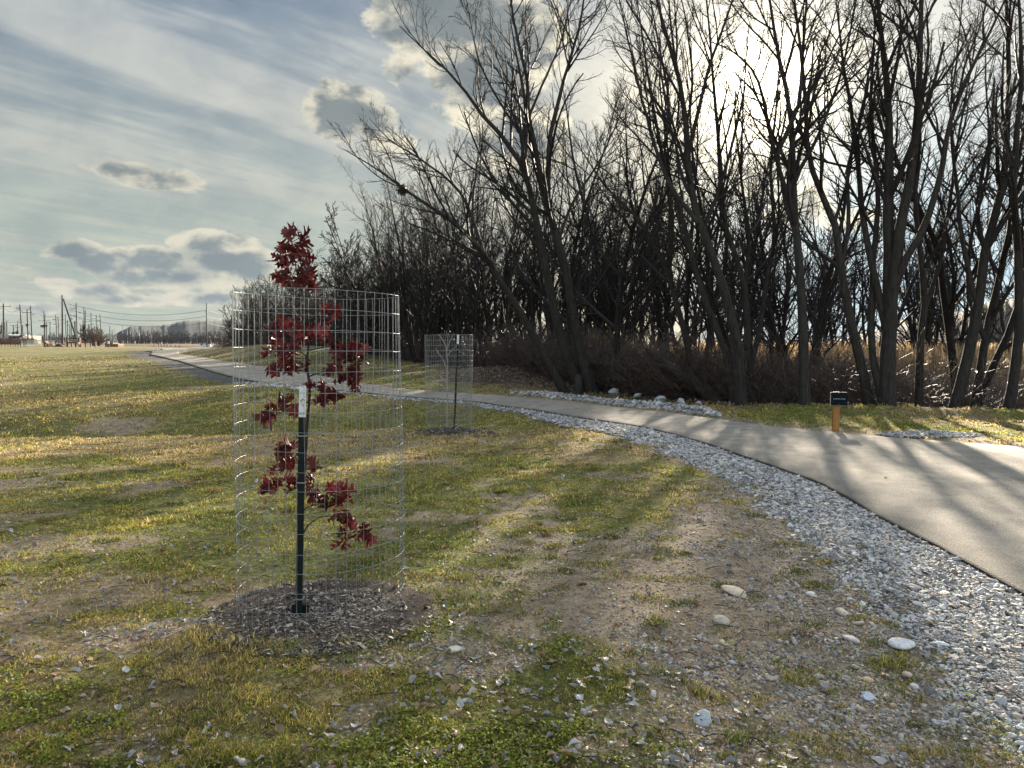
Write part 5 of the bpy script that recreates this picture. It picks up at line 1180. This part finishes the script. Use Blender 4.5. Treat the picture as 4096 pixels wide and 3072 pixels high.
# hedge and farmhouse, road
def slab(name, xa, xb, y0, y1, z, mat, label):
    V = np.array([[xa, y0, z-.3], [xb, y0, z-.3], [xb, y1, z-.3], [xa, y1, z-.3], [xa, y0, z], [xb, y0, z], [xb, y1, z], [xa, y1, z]]); F = np.array([[4, 5, 6, 7], [0, 1, 5, 4], [1, 2, 6, 5], [2, 3, 7, 6], [3, 0, 4, 7]])
    return struct(mesh_obj(name, V, F, mat, smooth=False), label)
slab('road', -160, -45, 300, 307, gz(0, 300)+.12, M_conc, 'far pale road in front of the hill')
slab('ramp', (118-512)/FPX*140, (127.5-512)/FPX*140, 128, 150, gz(0, 140)+.10, M_conc, 'pale concrete ramp beside the timber retaining wall')
def farmhouse():
    d = 392; t = thing('farmhouse', 'low white house with a brown roof beyond the road, beside the lone pole', 'building', ((205-512)/FPX*d, d, gz(0, d)))
    V, F = box((0, 3, .9), (5.6, 6, 2.2)); w_ = mesh_obj('wall', V, F, M_wh, t, smooth=False); V = np.array([[-3.1, -.3, 1.9], [3.1, -.3, 1.9], [3.1, 6.3, 1.9], [-3.1, 6.3, 1.9], [-2, 3, 2.9], [2, 3, 2.9]]); F = [np.array([[0, 1, 5, 4], [2, 3, 4, 5]]), np.array([[3, 0, 4], [1, 2, 5]])]; mesh_obj('roof', V, F, simple('brown_roof', (.16, .09, .07), .8, .1, 1), t, smooth=False)
    for x in (-1.5, 1.2):
        V, F = box((x, -.02, 1.2), (.9, .06, .7)); mesh_obj('window', V, F, M_dark, w_, smooth=False)
farmhouse()
def hedge():
    g = np.random.default_rng(8); n_ = 1500; px = g.uniform(-20, 36, n_); d = g.uniform(235, 260, n_); x = (px-512)/FPX*d; P = np.stack([x, d, Zs(x, d)], 1); hh = g.uniform(.8, 1.9, n_); pts = [P]; dd = unit(np.stack([g.normal(size=n_)*.2, g.normal(size=n_)*.2, np.ones(n_)], 1))
    for k in range(3): P = P+dd*(hh/3)[:, None]; pts.append(P)
    P0 = np.stack(pts, 1); P1, R1 = spawn(P0, np.full(P0.shape[:2], .05), 7, .1, 1, (.4, 1.1), .6, 2, .1, .03, .7, .04, g); V, F = join([tubes(P0, np.full(P0.shape[:2], .05), 3), tubes(P1, R1, 3)])
    tag(mesh_obj('hedge', V, F, simple('hedge_twigs', (.16, .09, .06), .8, .3, .3), smooth=False), 'reddish brown brush strip at the foot of the warehouse', 'hedge', kind='stuff')
hedge()
# young staked trees in rows
def young(px, pyt, pyb, d, group, label):
    b = U(px, 345, d); x, y = b[0], b[1]; z = gz(x, y); H = (pyb-pyt)*d/FPX; g = np.random.default_rng(int(px*10)+3)
    t = thing('young_tree', label, 'young tree', (x, y, z), group); P = np.array([[0, 0, 0], [.03, 0, H*.5], [g.normal()*.1, 0, H]]); P = smooth_line(P, 6)
    V, F = tubes(P[None], np.linspace(.055, .03, 6)[None], 4); mesh_obj('trunk', V, F, M_pole, t)
    P1, R1 = spawn(P[None], np.full((1, 6), .03), 7, .45, 1, (.3, .8), .35, 3, .06, .05, .7, .02, g); V, F = tubes(P1, R1, 3); mesh_obj('crown', V, F, M_twig, t, smooth=False)
for px, pyt in [(1.5, 340), (5, 339), (8, 340.5), (10.5, 340), (13, 338.5), (15.4, 339.5), (17.8, 340), (20.5, 341), (24, 340), (26, 339)]:
    young(px, pyt-1.5, 347.4, 128, 'young trees in the row below the warehouse', 'slim young tree in the row standing below the warehouse')
for px in (154, 158.5, 161, 164, 167.5, 170.5, 176, 179):
    young(px, 337.5, 346.6, 150, 'young trees in the row before the far hill', 'slim young tree in the row before the far hill')
def fence(px0, px1, n_, d, h, label):
    xa, xb = [(p_-512)/FPX*d for p_ in (px0, px1)]; z = gz(xa, d); t = thing('post_fence', label, 'fence', ((xa+xb)/2, d, z)); w_ = (xb-xa)
    for x in np.linspace(-w_/2, w_/2, n_):
        V, F = cyl((x, 0, -.1), (x, 0, h), .05, .05, 5); mesh_obj('post', V, F, M_greyw, t)
    for hz in (h*.45, h*.9):
        V, F = box((0, 0, hz), (w_, .04, .04)); mesh_obj('rail', V, F, M_greyw, t, smooth=False)
fence(21, 43, 20, 150, 1.25, 'low grey post fence left of the first timber ramp'); fence(48, 67, 14, 155, 1.2, 'low grey post fence behind the timber ramps'); fence(150, 182, 12, 165, 1.3, 'thin post fence before the far hill')
# playground pieces
def aframe(px, w_, label, halfonly=False):
    d = 128; b = U(px, 346, d); z = gz(b[0], d); s = w_*d/FPX/2; t = thing('timber_ramp', label, 'playground ramp', (b[0], d, z)); h = s*(.62 if not halfonly else 1.15)
    def bar(a, c, th=.16):
        V, F = cyl(a, c, th/1.6, K=4); return V, F
    sides = (-1, 1) if not halfonly else (1,)
    for yy in (0, 1.2):
        parts = [bar((s*q, yy, 0), (0, yy, h), .2) for q in sides]+[bar((-s if not halfonly else 0, yy, .06), (s, yy, .06)), bar((0, yy, 0), (0, yy, h))]+[bar((s*.55*q, yy, 0), (0, yy, h*.4), .14) for q in sides]
        V, F = join([(v, f if isinstance(f, list) else [f]) for v, f in parts]); mesh_obj('side_frame', V, F, M_lwood, t, smooth=False)
    for q in sides:
        V = np.array([[0, -.05, h+.08], [0, 1.25, h+.08], [s*q, 1.25, .1], [s*q, -.05, .1], [0, -.05, h], [0, 1.25, h], [s*q, 1.25, .02], [s*q, -.05, .02]]); F = np.array([[0, 1, 2, 3], [4, 7, 6, 5], [0, 3, 7, 4], [1, 5, 6, 2]]); mesh_obj('deck', V, F, M_lwood, t, smooth=False)
aframe(44.2, 9.5, 'reddish timber half ramp, left one in the playground', True); aframe(58.5, 8.5, 'reddish timber peaked ramp beside the tall mast')
def mast():
    d = 150; b = U(62.6, 346, d); z = gz(b[0], d); t = thing('timber_mast', 'tall dark mast with a slanting strut behind the playground', 'mast', (b[0], d, z)); o = np.array([b[0], d, z])
    V, F = cyl((0, 0, 0), U(62, 295, d)-o, .19, .10, 8); mesh_obj('mast', V, F, M_pole, t); V, F = cyl(U(77.8, 342.5, d)-o, U(63.2, 299, d)-o, .19, .12, 8); mesh_obj('strut', V, F, M_pole, t)
mast()
def net():
    d = 132; b = U(73.5, 346, d); z = gz(b[0], d); t = thing('rope_net_frame', 'timber climbing frame with a black rope net', 'climbing net', (b[0], d, z)); w_ = 11.8*d/FPX; H = 10*d/FPX
    for q in (-1, 1):
        V, F = box((q*w_/2, 0, H/2), (.24, .24, H)); mesh_obj('post', V, F, M_lwood, t, smooth=False)
    parts = [box((0, 0, z_), (w_, .06, .05)) for z_ in np.linspace(H*.25, H*.78, 6)]+[box((x, 0, H*.52), (.05, .06, H*.55)) for x in np.linspace(-w_/2+.1, w_/2-.1, 10)]; V, F = join(parts); mesh_obj('net', V, F, M_dark, t, smooth=False)
    V, F = box((0, 0, H*.8), (w_, .1, .1)); mesh_obj('crossbar', V, F, M_dark, t, smooth=False)
net()
def beam(pa, pb, n_, d, label):
    xa, xb = [(p_-512)/FPX*d for p_ in (pa, pb)]; z = gz(xa, d); t = thing('balance_beam', label, 'balance beam', ((xa+xb)/2, d, z)); w_ = xb-xa; h = 4.5*d/FPX
    V, F = box((0, 0, h), (w_, .35, .16)); mesh_obj('top_plank', V, F, M_lwood, t, smooth=False)
    for x in np.linspace(-w_/2+.12, w_/2-.12, n_):
        V, F = box((x, 0, h/2), (.17, .2, h)); mesh_obj('leg', V, F, M_lwood, t, smooth=False)
beam(68, 80.7, 4, 124, 'low timber balance beam, left of two in the playground'); beam(80.9, 96.7, 4, 125, 'low timber balance beam, right of two in the playground')
def simple_sign(px, pyt, pyb, d, w_, h_, label, mp, mb, name='small_sign'):
    b = U(px, pyb, d); z = gz(b[0], d); H = (pyb-pyt)*d/FPX; t = thing(name, label, 'sign', (b[0], d, z)); V, F = cyl((0, 0, 0), (0, 0, H*.9), .05, K=6); mesh_obj('post', V, F, mp, t); V, F = box((0, -.07, H-h_/2), (w_, .04, h_)); mesh_obj('panel', V, F, mb, t, smooth=False)
simple_sign(109, 341.8, 349, 98, .26, .33, 'small white sign on a dark post left of the path end', M_lwood, M_wh)
simple_sign(79, 341.5, 346.5, 122, .28, .36, 'white square notice in front of the climbing net', M_lwood, M_wh); simple_sign(80.9, 337.4, 346.5, 124, .14, 1.1, 'pale pink upright panel right of the climbing net', M_tan, simple('pink_panel', (.6, .35, .28), .6, .05, 3)); simple_sign(36.3, 339.5, 346, 150, .75, .9, 'white and orange upright banner near the grey fence', M_tan, simple('banner', (.75, .5, .36), .6, .1, 3, c2=(.8, .72, .62)))
def retaining():
    d = 127; x0 = (105.8-512)/FPX*d; z = gz(x0, d); s = d/FPX; t = thing('retaining_wall', 'stepped brown timber retaining wall beside the concrete ramp', 'wall', (x0+6*s, d, z))
    V, F = box((-2.4*s, 1, 2.0*s), (7.8*s, 2, 4.2*s)); mesh_obj('tall_section', V, F, M_tan, t, smooth=False); V, F = box((3.9*s, 1.1, 1.3*s), (4.8*s, 1.8, 2.6*s)); mesh_obj('low_section', V, F, M_tan, t, smooth=False); V, F = box((3.9*s, 1.1, 2.8*s), (4.8*s, 2, .35*s)); mesh_obj('cap', V, F, M_cream, t, smooth=False)
retaining()
def person(px, pyb, d, H, label, bend, mtop, mleg, arm=None):
    b = U(px, pyb, d); x = b[0]; z = gz(x, d); bm = bmesh.new()
    hip = np.array([0, 0, .5*H]); neck = hip+H*.32*np.array([math.sin(bend), 0, math.cos(bend)]); head = neck+H*.12*np.array([math.sin(bend*.6), 0, math.cos(bend*.6)])
    J = {'hip': hip, 'chest': (hip+neck)/2, 'neck': neck, 'head': head, 'kl': hip+H*np.array([.03, -.05, -.25]), 'fl': hip*np.array([1, 1, 0])+H*np.array([-.02, -.06, .02]), 'kr': hip+H*np.array([.06, .05, -.25]), 'fr': H*np.array([.0, .06, .02]),
         'sl': neck+H*np.array([0, -.1, -.03]), 'sr': neck+H*np.array([0, .1, -.03]), 'el': neck+H*np.array([.10, -.13, -.14]), 'er': neck+H*np.array([.12, .12, -.10]), 'hl': neck+H*np.array([.22, -.10, -.12]), 'hr': neck+H*np.array([.24, .08, -.06])}
    rad = dict(hip=.085, chest=.10, neck=.04, head=.065, kl=.04, fl=.035, kr=.04, fr=.035, sl=.045, sr=.045, el=.03, er=.03, hl=.022, hr=.022); E = [('hip', 'chest'), ('chest', 'neck'), ('neck', 'head'), ('hip', 'kl'), ('kl', 'fl'), ('hip', 'kr'), ('kr', 'fr'), ('neck', 'sl'), ('neck', 'sr'), ('sl', 'el'), ('el', 'hl'), ('sr', 'er'), ('er', 'hr')]
    ks = list(J); me = bpy.data.meshes.new('person'); me.from_pydata([tuple(J[k]) for k in ks], [(ks.index(a), ks.index(b_)) for a, b_ in E], []); o = bpy.data.objects.new('person', me); C.objects.link(o)
    o.modifiers.new('s', 'SKIN'); sv = me.skin_vertices[0].data
    for i, k in enumerate(ks): sv[i].radius = (rad[k]*H, rad[k]*H)
    sv[0].use_root = True; o.modifiers.new('u', 'SUBSURF').levels = 1; dg = bpy.context.evaluated_depsgraph_get(); m2 = bpy.data.meshes.new_from_object(o.evaluated_get(dg)); o.modifiers.clear(); o.data = m2; m2.materials.clear(); m2.materials.append(mtop); m2.materials.append(mleg)
    o.location = (float(x), float(d), z); tag(o, label, 'person'); return o
M_black = simple('black_cloth', (.012, .012, .016), .8, .2, 5); M_jean = simple('dark_trousers', (.03, .035, .05), .8, .2, 5)
o_ = person(55.6, 346, 140, 1.35, 'small person in dark clothes holding the peaked timber ramp', .15, M_black, M_jean)
o_ = person(217.5, 348, 112, .72, 'person dressed in black, crouched at the side of the path before the woods', .8, M_black, M_black)
o_ = person(121, 346, 170, .95, 'tiny person in dark clothes standing on the concrete ramp', .05, M_black, M_wh)
# round bushes behind the playground and pale birches
def bush(px, d, H, wd, label, seed, mat, nst=14):
    g = np.random.default_rng(seed); b = U(px, 346, d); z = gz(b[0], d); st, rd = [], []
    for k in range(nst):
        a = g.uniform(0, 6.28); r = wd/2*g.random()**.5; st.append([np.array([0, 0, -.1])+g.normal(size=3)*.1*np.array([1, 1, 0]), np.array([math.cos(a)*r*.5, math.sin(a)*r*.5, H*.5]), np.array([math.cos(a)*r, math.sin(a)*r, H*(.95-.3*(r/(wd/2))**2)])]); rd.append((.06, .02))
    (V0, F0), (V1, F1) = grow_tree(st, rd, g, lim=8, sub=5, tw=4, rmin=.022, K0=5, tmin=.25, up=.04, limlen=.35); t = thing('bare_bush', label, 'bush', (b[0], d, z)); mesh_obj('trunk', V0, F0, M_pole, t); mesh_obj('crown', V1, F1, mat, t, smooth=False)
M_bush = simple('bush_twigs', (.17, .125, .095), .85, .3, .5)
bush(86, 160, 4.6, 3.2, 'dark bare tree left of the round bush behind the playground', 1, M_far, 8); bush(93.5, 150, 3.9, 4.4, 'round brown leafless bush behind the right balance beam', 2, M_bush); bush(99, 155, 3.0, 3.6, 'low round leafless bush right of the taller round one', 3, M_bush)
M_birch = simple('birch', (.45, .42, .40), .8, .2, .5)
bush(112, 300, 9.0, 2.6, 'pale thin birch rising above the far woods, left of the hill', 4, M_birch, 3); bush(116.5, 300, 6.5, 1.5, 'short pale birch right of the taller pale one', 5, M_birch, 2)
# ------------------------------------------------------------------ haze
def haze():
    V, F = box((0, 1380, 60), (4800, 2900, 134)); o = mesh_obj('haze', V, F, None, smooth=False); m = bpy.data.materials.new('haze'); m.use_nodes = True; q = NT(m.node_tree); m.node_tree.nodes.clear()
    out = q.n('ShaderNodeOutputMaterial'); v = q.n('ShaderNodeVolumePrincipled'); v.inputs['Color'].default_value = (.80, .88, 1.0, 1); v.inputs['Density'].default_value = .00003; v.inputs['Anisotropy'].default_value = .0
    m.node_tree.links.new(v.outputs[0], out.inputs['Volume']); o.data.materials.append(m); tag(o, 'thin pale winter haze over the whole place', 'haze', kind='stuff')
haze()
